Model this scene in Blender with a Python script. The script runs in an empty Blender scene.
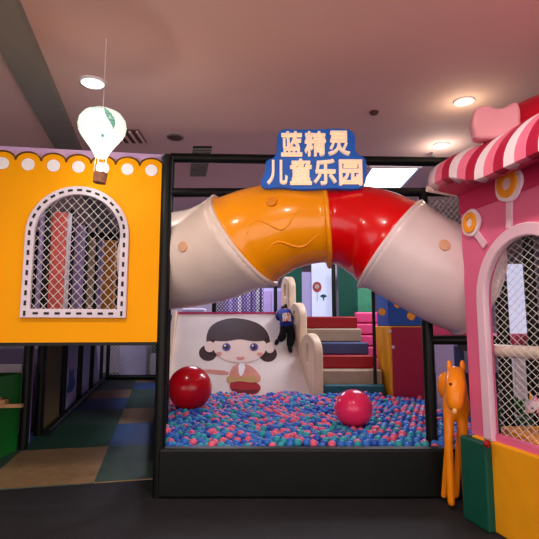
import bpy, bmesh, math, random
from mathutils import Vector, Matrix, noise
random.seed(7)
PI = math.pi
C = bpy.context.scene.collection

# ------------------------------------------------------------------ camera
F = 480.0
CAM = Vector((0, 0, 1.6))
PITCH = math.atan(59.5 / F)
cd = bpy.data.cameras.new('camera')
cd.sensor_width = 36.0
cd.lens = 36.0 * F / 539.0
cd.clip_start = 0.05
co = bpy.data.objects.new('camera', cd)
C.objects.link(co)
co.location = CAM
co.rotation_euler = (PI / 2 + PITCH, 0, 0)
bpy.context.scene.camera = co
CP, SP = math.cos(PITCH), math.sin(PITCH)


def ray(px, py):
    u, v = (px - 269.5) / F, (269.5 - py) / F
    return Vector((u, CP - v * SP, SP + v * CP))


def W(px, py, Y):            # where a sight line crosses the distance Y
    d = ray(px, py)
    return CAM + d * (Y / d.y)


def G(px, py, z):            # where a sight line meets a height
    d = ray(px, py)
    return CAM + d * ((z - CAM.z) / d.z)


VPX = 158.0                  # the structure's depth direction
DD = Vector(((VPX - 269.5) / F, 1, 0)).normalized()
DN = Vector((-DD.y, DD.x, 0))   # to the left of it


# ------------------------------------------------------------------ materials
def lin(c):
    return tuple((x / 12.92 if x <= 0.04045 else ((x + 0.055) / 1.055) ** 2.4) for x in c)


def hexc(h):
    return lin(tuple(int(h[i:i + 2], 16) / 255 for i in (0, 2, 4)))


def mat(name, h, rough=0.5, var=0.12, scale=6.0, metal=0.0, emit=0.0, emit_h=None, bump=0.0, bscale=60.0, coat=0.0, spec=0.3):
    m = bpy.data.materials.new(name)
    m.use_nodes = True
    nt = m.node_tree
    b = nt.nodes['Principled BSDF']
    c = hexc(h)
    b.inputs['Roughness'].default_value = rough
    b.inputs['Metallic'].default_value = metal
    b.inputs['Coat Weight'].default_value = coat
    b.inputs['Specular IOR Level'].default_value = spec
    tc = nt.nodes.new('ShaderNodeTexCoord')
    n = nt.nodes.new('ShaderNodeTexNoise')
    n.inputs['Scale'].default_value = scale
    n.inputs['Detail'].default_value = 4
    nt.links.new(tc.outputs['Object'], n.inputs['Vector'])
    r = nt.nodes.new('ShaderNodeValToRGB')
    r.color_ramp.elements[0].position = 0.3
    r.color_ramp.elements[1].position = 0.7
    r.color_ramp.elements[0].color = tuple(x * (1 - var) for x in c) + (1,)
    r.color_ramp.elements[1].color = tuple(min(1, x * (1 + var * 0.6)) for x in c) + (1,)
    nt.links.new(n.outputs['Fac'], r.inputs['Fac'])
    nt.links.new(r.outputs['Color'], b.inputs['Base Color'])
    if emit:
        b.inputs['Emission Color'].default_value = (hexc(emit_h) if emit_h else c) + (1,)
        b.inputs['Emission Strength'].default_value = emit
    if bump:
        n2 = nt.nodes.new('ShaderNodeTexNoise')
        n2.inputs['Scale'].default_value = bscale
        nt.links.new(tc.outputs['Object'], n2.inputs['Vector'])
        bp = nt.nodes.new('ShaderNodeBump')
        bp.inputs['Strength'].default_value = bump
        bp.inputs['Distance'].default_value = 0.01
        nt.links.new(n2.outputs['Fac'], bp.inputs['Height'])
        nt.links.new(bp.outputs['Normal'], b.inputs['Normal'])
    return m


K = {}


def mk(key, *a, **k):
    K[key] = mat(key, *a, **k)


mk('black_pad', '080e0b', 0.45, 0.3, spec=.25)
mk('black_net', '0b0d0c', 0.8)
mk('yellow_board', 'f8a700', 0.55, 0.04, 1.5, spec=.1)
mk('lavender', 'b9a0cf', 0.6, 0.08)
mk('brown_line', '5b3409', 0.6)
mk('white_paint', 'f1eef0', 0.45, 0.04)
mk('frame_white', 'dcd2dc', 0.4, 0.05)
mk('dash_black', '15181c', 0.6)
mk('net_white', 'd6d3cd', 0.8, 0.1)
mk('net_grey', '8f8d92', 0.8, 0.1)
mk('paper', 'f4fbf6', 0.7, 0.02, emit=.8, emit_h='f8fff6')
mk('paper_rib', 'b9c9b6', 0.7, 0.02, emit=0.3, emit_h='dfeee2')
mk('paper_green', '5fae95', 0.7, 0.1, emit=0.35, emit_h='79c9ae')
mk('basket', 'a97a5e', 0.9, 0.25, 40, bump=0.4)
mk('cord_white', 'e6e6e6', 0.7)
mk('tube_cream', 'e3d2c5', 0.26, 0.06, 3, coat=0.3)
mk('tube_pale', 'e2d0cf', 0.26, 0.06, 3, coat=0.3)
mk('tube_orange', 'f59a06', 0.24, 0.05, 3, coat=0.4)
mk('tube_red', 'd40206', 0.24, 0.06, 3, coat=0.4)
mk('tube_cap', 'd9a887', 0.4)
mk('tube_cap_orange', 'e58a1c', 0.4)
mk('slide_white', 'eee2d8', 0.22, 0.05, 2, coat=0.3)
mk('slide_wall', 'e2c8a8', 0.4, 0.06, 3)
mk('hair', '3a2018', 0.5)
mk('print_skin', 'edd3c5', 0.4, 0.02)
mk('print_red', 'a8252b', 0.45)
mk('print_dark_red', '6e1c22', 0.45)
mk('print_tan', 'c29a63', 0.45)
mk('print_eye', '5a4a86', 0.45)
mk('print_dark', '2a1c1c', 0.45)
mk('print_pink', 'd9907f', 0.45)
mk('red_vinyl', '960b14', 0.45, 0.08)
mk('red_vinyl_dark', '8a0a13', 0.5, 0.08)
mk('beige_vinyl', 'a8927a', 0.5, 0.08)
mk('slate_vinyl', '3b4770', 0.5, 0.08)
mk('teal_vinyl', '1d5a66', 0.5, 0.08)
mk('crimson_vinyl', 'a3123a', 0.5, 0.06)
mk('yellow_vinyl', 'eda214', 0.5, 0.06)
mk('blue_vinyl', '1450a8', 0.5, 0.08)
mk('pink_vinyl', 'e7487f', 0.5, 0.08)
mk('deep_green', '0a5240', 0.6, 0.1)
mk('pale_green', '3f8a66', 0.6, 0.2)
mk('ball_red', 'c20a1c', 0.22, 0.04, coat=0.3)
mk('ball_crimson', 'ea2c60', 0.22, 0.04, coat=0.3)
mk('pit_blue', '2a6cc4', 0.35, 0.1)
mk('pit_teal', '2a97a8', 0.35, 0.1)
mk('pit_pink', 'e0607e', 0.35, 0.1)
mk('pit_navy', '2a4fae', 0.35, 0.1)
mk('ceiling', 'f0cdc0', 0.8, 0.04, 0.6)
mk('ceiling_beam', '8b8a80', 0.8, 0.05)
mk('wall_paint', 'b5a5b8', 0.8, 0.06, 1.2)
mk('wall_lilac', 'c9bde6', 0.7, 0.05, 2)
mk('floor_dark', '1f1f22', 0.8, 0.2)
mk('pink_board', 'e46c94', 0.45, 0.05, 3)
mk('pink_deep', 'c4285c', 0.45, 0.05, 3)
mk('pale_pink', 'e6c2d2', 0.4, 0.05, 3)
mk('aw_white', 'f2e2ea', 0.5, 0.04)
mk('aw_pink', 'f07a98', 0.5, 0.05)
mk('aw_red', 'b3173f', 0.5, 0.05)
mk('flower_orange', 'f6a21a', 0.45, 0.08)
mk('puff_pink', 'e39aa2', 0.35, 0.05)
mk('dome_red', 'd81030', 0.4, 0.06)
mk('toy_orange', 'f08a0a', 0.35, 0.08, coat=0.2)
mk('toy_cream', 'f3c27a', 0.4)
mk('toy_black', '181212', 0.4)
mk('unicorn_white', 'f0dfe8', 0.4)
mk('unicorn_pink', 'e88fb4', 0.4)
mk('unicorn_purple', '8a6fc8', 0.4)
mk('green_box', '0f7a22', 0.5, 0.08)
mk('wood', 'b98d5c', 0.6, 0.25, 12)
mk('olive', '6b5a30', 0.7, 0.15)
mk('coral', 'f4736a', 0.5, 0.1)
mk('gold', 'b97a2a', 0.6, 0.25, 10)
mk('purple_soft', '9a86b8', 0.6, 0.1)
mk('leaf', '2f7d3a', 0.6, 0.3, 10)
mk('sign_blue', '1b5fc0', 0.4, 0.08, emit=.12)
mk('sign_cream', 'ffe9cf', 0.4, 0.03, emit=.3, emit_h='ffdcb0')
mk('metal', '8d8f92', 0.35, 0.1, metal=0.8)
mk('vent_dark', '2a2f26', 0.6)
mk('vent_brown', '5c4036', 0.6)
mk('lamp_white', 'fff6e8', 0.5, 0.01, emit=6.0, emit_h='fff2e0')
mk('lamp_warm', 'ffd79a', 0.5, 0.01, emit=3.0, emit_h='ffcf86')
mk('panel_light', 'f4f4ff', 0.5, 0.01, emit=2.6, emit_h='eef0ff')
mk('lit_panel', 'dfe6ff', 0.5, 0.03, emit=0.55, emit_h='cfd8ff')
mk('skin', 'd9a585', 0.5)
mk('jacket_blue', '14297e', 0.7, 0.15)
mk('trousers_black', '0e1113', 0.8, 0.2)
mk('patch_white', 'e9dcd2', 0.6)
mk('patch_orange', 'e0562a', 0.6)
mk('sticker_red', 'cf5a4e', 0.5)
mk('sticker_green', '2c6b64', 0.5)
mk('pit_bed', '1a2a55', 0.9)


# a tiled play mat: blocks of colour along the passage
def tile_mat():
    m = bpy.data.materials.new('foam_tiles')
    m.use_nodes = True
    nt = m.node_tree
    N, L = nt.nodes, nt.links
    b = N['Principled BSDF']
    b.inputs['Roughness'].default_value = 0.55
    tc = N.new('ShaderNodeTexCoord')
    mp = N.new('ShaderNodeMapping')
    mp.inputs['Scale'].default_value = (1 / 1.1, 1 / 1.6, 1)
    L.new(tc.outputs['Object'], mp.inputs['Vector'])
    fl = N.new('ShaderNodeVectorMath')
    fl.operation = 'FLOOR'
    L.new(mp.outputs['Vector'], fl.inputs[0])
    dt_ = N.new('ShaderNodeVectorMath')
    dt_.operation = 'DOT_PRODUCT'
    dt_.inputs[1].default_value = (.5, .2501, 0)
    L.new(fl.outputs['Vector'], dt_.inputs[0])
    wn = N.new('ShaderNodeMath')
    wn.operation = 'FRACT'
    L.new(dt_.outputs['Value'], wn.inputs[0])
    r = N.new('ShaderNodeValToRGB')
    r.color_ramp.interpolation = 'CONSTANT'
    cols = ['a08058', '24503c', '3c5648', '345c94']
    els = r.color_ramp.elements
    while len(els) < len(cols):
        els.new(0.5)
    for i, h in enumerate(cols):
        els[i].position = i / len(cols)
        els[i].color = hexc(h) + (1,)
    L.new(wn.outputs['Value'], r.inputs['Fac'])
    n = N.new('ShaderNodeTexNoise')
    n.inputs['Scale'].default_value = 9
    L.new(tc.outputs['Object'], n.inputs['Vector'])
    mx = N.new('ShaderNodeMixRGB')
    mx.blend_type = 'MULTIPLY'
    mx.inputs['Fac'].default_value = 0.5
    L.new(r.outputs['Color'], mx.inputs['Color1'])
    L.new(n.outputs['Fac'], mx.inputs['Color2'])
    L.new(mx.outputs['Color'], b.inputs['Base Color'])
    return m


K['foam_tiles'] = tile_mat()


# ------------------------------------------------------------------ mesh building
class M:
    def __init__(s):
        s.v, s.f, s.m = [], [], []

    def add(s, vs, fs, mi=0):
        o = len(s.v)
        s.v += [Vector(p) for p in vs]
        s.f += [tuple(i + o for i in f) for f in fs]
        s.m += [mi] * len(fs)
        return s

    def box(s, a, b, mi=0):
        x0, y0, z0 = a
        x1, y1, z1 = b
        return s.hexa([(x0, y0, z0), (x1, y0, z0), (x1, y1, z0), (x0, y1, z0),
                       (x0, y0, z1), (x1, y0, z1), (x1, y1, z1), (x0, y1, z1)], mi)

    def hexa(s, p, mi=0):
        return s.add(p, [(3, 2, 1, 0), (4, 5, 6, 7), (0, 1, 5, 4), (1, 2, 6, 5), (2, 3, 7, 6), (3, 0, 4, 7)], mi)

    def obox(s, o, ax, ay, az, mi=0):      # oriented box: corner and three edge vectors
        o, ax, ay, az = map(Vector, (o, ax, ay, az))
        return s.hexa([o, o + ax, o + ax + ay, o + ay, o + az, o + ax + az, o + ax + ay + az, o + ay + az], mi)

    def tube(s, pts, r, n=8, cap=True, mi=0, flat=None):
        pts = [Vector(p) for p in pts]
        rs = r if isinstance(r, (list, tuple)) else [r] * len(pts)
        rings = []
        up = None
        for i, p in enumerate(pts):
            t = (pts[min(i + 1, len(pts) - 1)] - pts[max(i - 1, 0)]).normalized()
            if up is None:
                up = Vector((0, 0, 1)) if abs(t.z) < 0.9 else Vector((0, 1, 0))
            side = t.cross(up).normalized()
            up = side.cross(t).normalized()
            rings.append([p + (side * math.cos(2 * PI * k / n) + up * math.sin(2 * PI * k / n)) * rs[i] for k in range(n)])
        vs = [q for rg in rings for q in rg]
        fs = []
        for i in range(len(pts) - 1):
            for k in range(n):
                k2 = (k + 1) % n
                fs.append((i * n + k, i * n + k2, (i + 1) * n + k2, (i + 1) * n + k))
        if cap:
            fs.append(tuple(reversed(range(n))))
            fs.append(tuple((len(pts) - 1) * n + k for k in range(n)))
        return s.add(vs, fs, mi)

    def lathe(s, c, prof, n=32, mi=0, tilt=None):   # prof: (radius, height)
        c = Vector(c)
        R = tilt or Matrix.Identity(3)
        vs, fs = [], []
        for r, z in prof:
            for k in range(n):
                a = 2 * PI * k / n
                vs.append(c + R @ Vector((r * math.cos(a), r * math.sin(a), z)))
        for i in range(len(prof) - 1):
            for k in range(n):
                k2 = (k + 1) % n
                fs.append((i * n + k, i * n + k2, (i + 1) * n + k2, (i + 1) * n + k))
        return s.add(vs, fs, mi)

    def ball(s, c, r, seg=24, rings=14, mi=0, R=None):
        if not isinstance(r, (tuple, list)):
            r = (r, r, r)
        c = Vector(c)
        vs, fs = [], []
        for i in range(rings + 1):
            th = PI * i / rings
            for k in range(seg):
                a = 2 * PI * k / seg
                p = Vector((r[0] * math.sin(th) * math.cos(a), r[1] * math.sin(th) * math.sin(a), r[2] * math.cos(th)))
                vs.append(c + (R @ p if R else p))
        for i in range(rings):
            for k in range(seg):
                k2 = (k + 1) % seg
                fs.append((i * seg + k, (i + 1) * seg + k, (i + 1) * seg + k2, i * seg + k2))
        return s.add(vs, fs, mi)

    def plate(s, polys, fr, thick, off=0.0, bevel=0.0, mi=0):
        """closed outlines (the later ones cut holes) filled and given a thickness in frame fr"""
        cu = bpy.data.curves.new('outline', 'CURVE')
        cu.dimensions = '2D'
        cu.fill_mode = 'BOTH'
        cu.extrude = thick / 2 - bevel
        cu.bevel_depth = bevel
        cu.bevel_resolution = 2
        if bevel:
            cu.offset = -bevel
        for pl in polys:
            sp = cu.splines.new('POLY')
            sp.points.add(len(pl) - 1)
            for i, p in enumerate(pl):
                sp.points[i].co = (p[0], p[1], 0, 1)
            sp.use_cyclic_u = True
        o = bpy.data.objects.new('outline', cu)
        C.objects.link(o)
        dg = bpy.context.evaluated_depsgraph_get()
        me = bpy.data.meshes.new_from_object(o.evaluated_get(dg))
        vs = [fr.pt(v.co.x, v.co.y, v.co.z + off) for v in me.vertices]
        s.add(vs, [tuple(p.vertices) for p in me.polygons], mi)
        bpy.data.objects.remove(o)
        bpy.data.curves.remove(cu)
        bpy.data.meshes.remove(me)
        return s

    def build(s, name, mats, parent=None, smooth=False, bevel=0.0, weld=False, auto=None):
        if not isinstance(mats, (list, tuple)):
            mats = [mats]
        base = Vector((0, 0, 0))
        q = parent
        while q is not None:
            base += q.location
            q = q.parent
        me = bpy.data.meshes.new(name)
        me.from_pydata([v - base for v in s.v], [], s.f)
        for m in mats:
            me.materials.append(K[m] if isinstance(m, str) else m)
        me.polygons.foreach_set('material_index', s.m)
        bm = bmesh.new()
        bm.from_mesh(me)
        if weld:
            bmesh.ops.remove_doubles(bm, verts=bm.verts, dist=1e-5)
        bmesh.ops.recalc_face_normals(bm, faces=bm.faces)
        if smooth:
            for f in bm.faces:
                f.smooth = True
            if auto:
                for e in bm.edges:
                    if len(e.link_faces) == 2 and e.calc_face_angle(0) > auto:
                        e.smooth = False
        bm.to_mesh(me)
        bm.free()
        o = bpy.data.objects.new(name, me)
        C.objects.link(o)
        if parent is not None:
            o.parent = parent
        if bevel:
            md = o.modifiers.new('bevel', 'BEVEL')
            md.width = bevel
            md.segments = 3
            md.limit_method = 'ANGLE'
            for p in me.polygons:
                p.use_smooth = True
            md.harden_normals = True
        return o


class Fr:
    """a flat frame: origin, right axis, up axis, facing axis"""
    def __init__(s, o, ax, ay=(0, 0, 1)):
        s.o, s.x, s.y = Vector(o), Vector(ax).normalized(), Vector(ay).normalized()
        s.z = s.x.cross(s.y).normalized()

    def pt(s, a, b, c=0.0):
        return s.o + s.x * a + s.y * b + s.z * c

    def hit(s, px, py):
        d = ray(px, py)
        t = (s.o - CAM).dot(s.z) / d.dot(s.z)
        q = CAM + d * t - s.o
        return (q.dot(s.x), q.dot(s.y))


def T(name, label, cat, loc=(0, 0, 0), group=None):
    o = bpy.data.objects.new(name, None)
    o.empty_display_size = 0.1
    C.objects.link(o)
    o.location = loc
    return tag(o, label, cat, group)


def tag(o, label, cat, group=None, kind=None):
    o['label'] = label
    o['category'] = cat
    if group:
        o['group'] = group
    if kind:
        o['kind'] = kind
    return o


def struct(o, label=None):
    o['kind'] = 'structure'
    if label:
        o['label'] = label
    return o


def smoothpoly(pts, it=2):
    for _ in range(it):
        q = []
        for i in range(len(pts)):
            a, b = pts[i], pts[(i + 1) % len(pts)]
            q.append((a[0] * .75 + b[0] * .25, a[1] * .75 + b[1] * .25))
            q.append((a[0] * .25 + b[0] * .75, a[1] * .25 + b[1] * .75))
        pts = q
    return pts


def circ(cx, cy, r, n=28, ry=None):
    return [(cx + r * math.cos(2 * PI * k / n), cy + (ry or r) * math.sin(2 * PI * k / n)) for k in range(n)]


def net(mb, fr, inside, x0, x1, y0, y1, pw, ph, r, off=0.0, mi=0):
    """diamond netting clipped to a shape; pw, ph are the diamond's width and height"""
    sl = ph / pw
    w, h = x1 - x0, y1 - y0
    for sgn in (1, -1):
        k = -int(h / ph) - 2
        while k * pw < w + h / sl + pw:
            xa = x0 + k * pw
            run = []
            N = 70
            for i in range(N + 1):
                yy = y0 + h * i / N
                xx = xa + (yy - y0) / sl if sgn > 0 else (x0 + x1) - (xa + (yy - y0) / sl)
                if x0 <= xx <= x1 and inside(xx, yy):
                    run.append((xx, yy))
            if len(run) > 1:
                mb.tube([fr.pt(*run[0], off), fr.pt(*run[-1], off)], r, n=4, cap=False, mi=mi)
            k += 1
    return mb


def arch(cx, hw, y0, ys, n=24):      # left foot, up, over and down: outline of an arched opening
    return [(cx - hw, y0)] + [(cx + hw * math.cos(PI - PI * i / n), ys + hw * math.sin(PI - PI * i / n)) for i in range(n + 1)] + [(cx + hw, y0)]


def in_arch(cx, hw, y0, ys):
    def f(x, y):
        if y < y0 or abs(x - cx) > hw:
            return False
        return y <= ys or (x - cx) ** 2 + (y - ys) ** 2 <= hw * hw
    return f


CEIL = 4.3
# ------------------------------------------------------------------ the room
struct(M().box((-9, -4, -0.1), (9, 19, 0)).build('floor', 'floor_dark'), 'dark grey floor of the hall')
struct(M().box((-9, -4, CEIL), (9, 19, CEIL + 0.15)).build('ceiling', 'ceiling'), 'pale ceiling over the play area')
struct(M().box((-9, 18, 0), (9, 18.2, CEIL)).build('wall_back', 'wall_paint'))
struct(M().box((-9.2, -4, 0), (-9, 18.2, CEIL)).build('wall_left', 'wall_paint'))
struct(M().box((9, -4, 0), (9.2, 18.2, CEIL)).build('wall_right', 'wall_paint'))
# beam crossing the ceiling at the left
a = G(35, 105, CEIL)
o = a - DD * 2.5
struct(M().obox((o.x, o.y, CEIL - 0.1), DN * -0.34, DD * 11, (0, 0, 0.1)).build('trim_1', 'ceiling_beam'), 'dull olive beam along the ceiling')
# the play mat in the passage under the left deck
L0 = G(45, 430, 0)
fm = M()
pw_ = 2.6
p0 = L0 - DD * 3.0
fo = M().box((-0.15, 0, 0.0), (3.0, 13.5, 0.012)).build('floor_passage', 'foam_tiles')
fo.location = (p0.x, p0.y, 0)
fo.rotation_euler = (0, 0, math.atan2(-DD.x, DD.y))
struct(fo, 'floor of blue, green and tan foam blocks under the yellow playhouse')


def downlight(px, py, r, m, label, energy, col):
    c = G(px, py, CEIL)
    t = T('ceiling_light', label, 'ceiling light', (c.x, c.y, CEIL))
    M().lathe((c.x, c.y, CEIL), [(r, 0), (r * 1.22, 0), (r * 1.22, -0.012), (r * 1.02, -0.02), (r, -0.004)], 32).build('trim_ring', 'white_paint', t, True)
    M().lathe((c.x, c.y, CEIL - 0.006), [(0, 0), (r, 0), (r, -0.004), (0.0, -0.006)], 32).build('diffuser', m, t)
    if energy:
        lamp('point', (c.x, c.y, CEIL - 0.24), energy, col, 0.1)
    return t


def lamp(kind, loc, energy, col, size=0.1, rot=(0, 0, 0), cone=150, blend=0.8):
    if kind == 'spot':
        l = bpy.data.lights.new('lamp_glow', 'SPOT')
        l.spot_size = math.radians(cone)
        l.spot_blend = blend
        l.shadow_soft_size = size
    elif kind == 'point':
        l = bpy.data.lights.new('lamp_glow', 'POINT')
        l.shadow_soft_size = size
    else:
        l = bpy.data.lights.new('lamp_glow', 'AREA')
        l.size = size
    l.energy = energy
    l.color = col
    o = bpy.data.objects.new('lamp_glow', l)
    C.objects.link(o)
    o.location = loc
    o.rotation_euler = rot
    return o


downlight(441, 145, 0.1, 'lamp_white', 'bright round downlight in the ceiling left of the pink awning', 8, (1, .88, .78))
downlight(464, 101, 0.1, 'lamp_warm', 'warm amber ceiling light above the pink puffy bow', 5, (1, .8, .55))
# the ceiling light panel behind the red tube
q = [G(372, 203, CEIL), G(424, 203, CEIL), G(418, 166, CEIL), G(372, 166, CEIL)]
t = T('ceiling_light', 'big white light panel in the ceiling behind the red tube section', 'ceiling light', (q[0].x, q[0].y, CEIL))
xa, xb = q[3].x, q[2].x
ya, yb = min(p.y for p in q), max(p.y for p in q)
M().box((xa, ya, CEIL - 0.03), (xb, yb, CEIL - 0.01)).build('diffuser', 'panel_light', t)
fm = M()
for (x0, x1, y0, y1) in ((xa - .05, xb + .05, ya - .05, ya), (xa - .05, xb + .05, yb, yb + .05), (xa - .05, xa, ya, yb), (xb, xb + .05, ya, yb)):
    fm.box((x0, y0, CEIL - 0.045), (x1, y1, CEIL))
fm.build('frame', 'white_paint', t)
lamp('area', ((xa + xb) / 2, (ya + yb) / 2, CEIL - 0.08), 80, (.88, .9, 1), 1.0)

# vents and fittings of the ceiling
q = [G(190, 175, CEIL), G(206, 175, CEIL), G(209, 146, CEIL), G(193, 146, CEIL)]
t = T('ceiling_vent', 'long dark slatted vent in the ceiling behind the upper left rail', 'vent', (q[0].x, q[0].y, CEIL))
wv = (q[1] - q[0])
lv = (q[3] - q[0])
M().obox(q[0] - Vector((0, 0, .012)), wv, lv, (0, 0, .012)).build('backing', 'vent_dark', t)
fm = M()
for k in range(13):
    fm.obox(q[0] + lv * (k / 13) - Vector((0, 0, .03)), wv, lv * 0.028, (0, 0, .018))
fm.build('slats', 'ceiling_beam', t)
c = G(175, 137, CEIL)
t = T('ceiling_speaker', 'small brown round fitting in the ceiling above the left post', 'ceiling speaker', (c.x, c.y, CEIL))
M().lathe((c.x, c.y, CEIL), [(0, -.03), (.07, -.03), (.1, -.01), (.1, 0)], 24).build('grille', 'vent_brown', t, True)
M().lathe((c.x, c.y, CEIL), [(.1, 0), (.1, -.014), (.12, -.012), (.12, 0)], 24).build('rim', 'ceiling_beam', t)
c = G(133, 136, CEIL)
t = T('ceiling_vent', 'square brown air vent in the ceiling right of the balloon lamp', 'vent', (c.x, c.y, CEIL))
M().box((c.x - .3, c.y - .22, CEIL - .02), (c.x + .14, c.y + .22, CEIL)).build('backing', 'vent_brown', t)
fm = M()
for k in range(5):
    fm.box((c.x - .3 + k * .1, c.y - .22, CEIL - .04), (c.x - .27 + k * .1, c.y + .22, CEIL - .02))
fm.build('slats', 'ceiling', t)
c = G(432, 152, CEIL)
t = T('sprinkler', 'tiny metal sprinkler head hanging beside the bright downlight', 'sprinkler', (c.x, c.y, CEIL))
M().tube([(c.x, c.y, CEIL), (c.x, c.y, CEIL - .07)], .012).build('stem', 'metal', t)
M().lathe((c.x, c.y, CEIL - .07), [(0, -.012), (.04, -.01), (.04, 0), (0, .0)], 16).build('deflector', 'metal', t)
c = G(374, 112, CEIL)
tag(M().lathe((c.x, c.y, CEIL), [(0, -.03), (.045, -.028), (.06, 0)], 20).build('smoke_detector', 'vent_brown', None, True), 'small dark round smoke detector in the ceiling above the sign', 'smoke detector')

# ------------------------------------------------------------------ posts and rails of the pit frame
def post(x, y, z0, z1, r, label, group=None, cap=True):
    t = T('padded_post', label, 'post', (x, y, z0), group)
    M().tube([(x, y, z0), (x, y, z1)], r, 20).build('sleeve', 'black_pad', t, True, auto=0.8)
    if cap:
        M().lathe((x, y, z1), [(r * 1.04, -.03), (r * 1.04, .0), (r * .8, .02), (0, .03)], 20).build('end_cap', 'black_pad', t, True, auto=0.6)
    return t


LP = W(163.5, 300, 4.85)
post(LP.x, LP.y, 0, W(168, 157, 4.85).z, 0.058, 'tall black padded post between the yellow playhouse and the ball pit')
RP = W(429.5, 380, 5.15)
post(RP.x, RP.y, 0, W(429, 321, 5.15).z, 0.058, 'black padded post standing in front of the crimson box tower')
BY = 6.15
BL, BR = W(167, 300, BY), W(427, 300, BY)
post(BL.x, BY, 0, W(167, 157, BY).z, 0.055, 'black padded post behind the left front post holding the rails', cap=False)
post(BR.x, BY, 0, W(427, 190, BY).z, 0.06, 'black padded post rising behind the right tube joint')
zr1, zr2 = W(250, 160, BY).z, W(250, 192, BY).z
tag(M().tube([(BL.x, BY, zr1 + .03), (W(500, 160, BY).x, BY, zr1 - .04)], 0.062, 16).build('padded_rail', 'black_pad', None, True, auto=.8), 'upper black padded rail passing behind the sign', 'rail')
tag(M().tube([(BL.x, BY, zr2 - .01), (W(500, 192, BY).x, BY, zr2 - .0)], 0.06, 16).build('padded_rail', 'black_pad', None, True, auto=.8), 'lower black padded rail passing behind the tube slide', 'rail')
# landing rail at the right
za = W(440, 340, 5.15).z
tag(M().tube([(RP.x, RP.y, za), (W(505, 340, 5.15).x, 5.15, za)], 0.05, 14).build('padded_rail', 'black_pad', None, True, auto=.8), 'short black padded rail right of the front post, above the orange animal', 'rail')
# low front kerb of the pit
struct(M().box((LP.x, 4.78, 0), (2.6, 4.92, .46)).build('trim_2', 'black_pad', bevel=.03), 'low black padded kerb along the front of the ball pit')

# net beside the right back post, under the awning
fr = Fr((BR.x + .06, BY, zr2 - .62), (1, 0, 0))
tag(net(M(), fr, lambda x, y: True, 0, 1.1, 0, .6, .07, .085, .004).build('safety_net', 'net_white'), 'white netting hung under the lower rail beside the pink awning', 'net')


# ------------------------------------------------------------------ the tube
ST = [  # px, py, half width in px, distance
    (152, 264, 46, 5.6), (164, 262.5, 46, 5.52), (175, 261, 46.5, 5.45), (210, 254, 48, 5.28), (244.5, 240, 51, 5.1),
    (284, 226, 44, 5.02), (326, 225, 38.5, 5.0), (361, 231, 44, 4.95), (391.5, 245, 49, 4.85),
    (425, 264, 48, 4.8), (455, 279, 48.5, 4.8), (474, 287, 48, 4.82)]
RISE = [Vector((a, 0, 0)) for a in (0, 2, 7, 21, 35, 20, 4, -15, -39, -31, -24, -22)]
CT = [W(a, b, d) for a, b, c, d in ST]
CRR = [c * d / F for a, b, c, d in ST]


def cat(P, t):
    n = len(P) - 1
    i = min(int(t), n - 1)
    u = t - i
    p0, p1, p2, p3 = P[max(i - 1, 0)], P[i], P[i + 1], P[min(i + 2, n)]
    return 0.5 * ((2 * p1) + (p2 - p0) * u + (2 * p0 - 5 * p1 + 4 * p2 - p3) * u * u + (3 * p1 - p0 - 3 * p2 + p3) * u ** 3)


def tube_frame(t):
    c = cat(CT, t)
    r = cat(CRR, t)
    d = (cat(CT, min(t + .05, len(CT) - 1)) - cat(CT, max(t - .05, 0))).normalized()
    an_ = math.radians(cat(RISE, t).x)          # the rings lean with the elbows
    hx = math.hypot(d.x, d.z)
    d = Vector((hx * math.cos(an_), d.y, hx * math.sin(an_))).normalized()
    b = d.cross(Vector((0, -1, 0))).normalized()       # up-ish
    if b.z < 0:
        b = -b
    f = d.cross(b).normalized()
    if f.y > 0:
        f = -f
    return c, r, d, b, f


def tube_pt(t, ang, dr=0.0):       # ang 0 faces the viewer, +90 degrees the top
    c, r, d, b, f = tube_frame(t)
    return c + (f * math.cos(ang) + b * math.sin(ang)) * (r + dr)


def tube_section(t0, t1, m, parent, flip=False):
    n, k = 48, 26
    mb = M()
    vs, fs = [], []
    for i in range(k + 1):
        u = i / k
        t = t0 + (t1 - t0) * u
        flare = 0.03 * (max(0, 1 - u / .08) + max(0, 1 - (1 - u) / .08)) + 0.012 * math.sin(PI * u)
        for j in range(n):
            vs.append(tube_pt(t, 2 * PI * j / n, flare))
    for i in range(k):
        for j in range(n):
            j2 = (j + 1) % n
            fs.append((i * n + j, i * n + j2, (i + 1) * n + j2, (i + 1) * n + j))
    o = mb.add(vs, fs).build('tube_section', m, parent, True)
    md = o.modifiers.new('shell', 'SOLIDIFY')
    md.thickness = 0.012
    return o


def wave(t0, t1, a0, amp, nw, m, parent):
    pts = [tube_pt(t0 + (t1 - t0) * i / 40, math.radians(a0 + amp * math.sin(nw * 2 * PI * i / 40)), 0.004) for i in range(41)]
    rr = [0.003 + .013 * math.sin(PI * i / 40) for i in range(41)]
    return M().tube(pts, rr, 8).build('raised_wave', m, parent, True)


def cap_at(t, ang, r, m, parent):
    c, rr, d, b, f = tube_frame(t)
    ang = math.radians(ang)
    nrm = f * math.cos(ang) + b * math.sin(ang)
    fr_ = Fr(c + nrm * rr, d, nrm.cross(d))
    s = 1 if fr_.z.dot(nrm) > 0 else -1
    return M().plate([circ(0, 0, r)], fr_, .05, .008 * s, .008).build('round_cap', m, parent, True, auto=.7)


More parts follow.
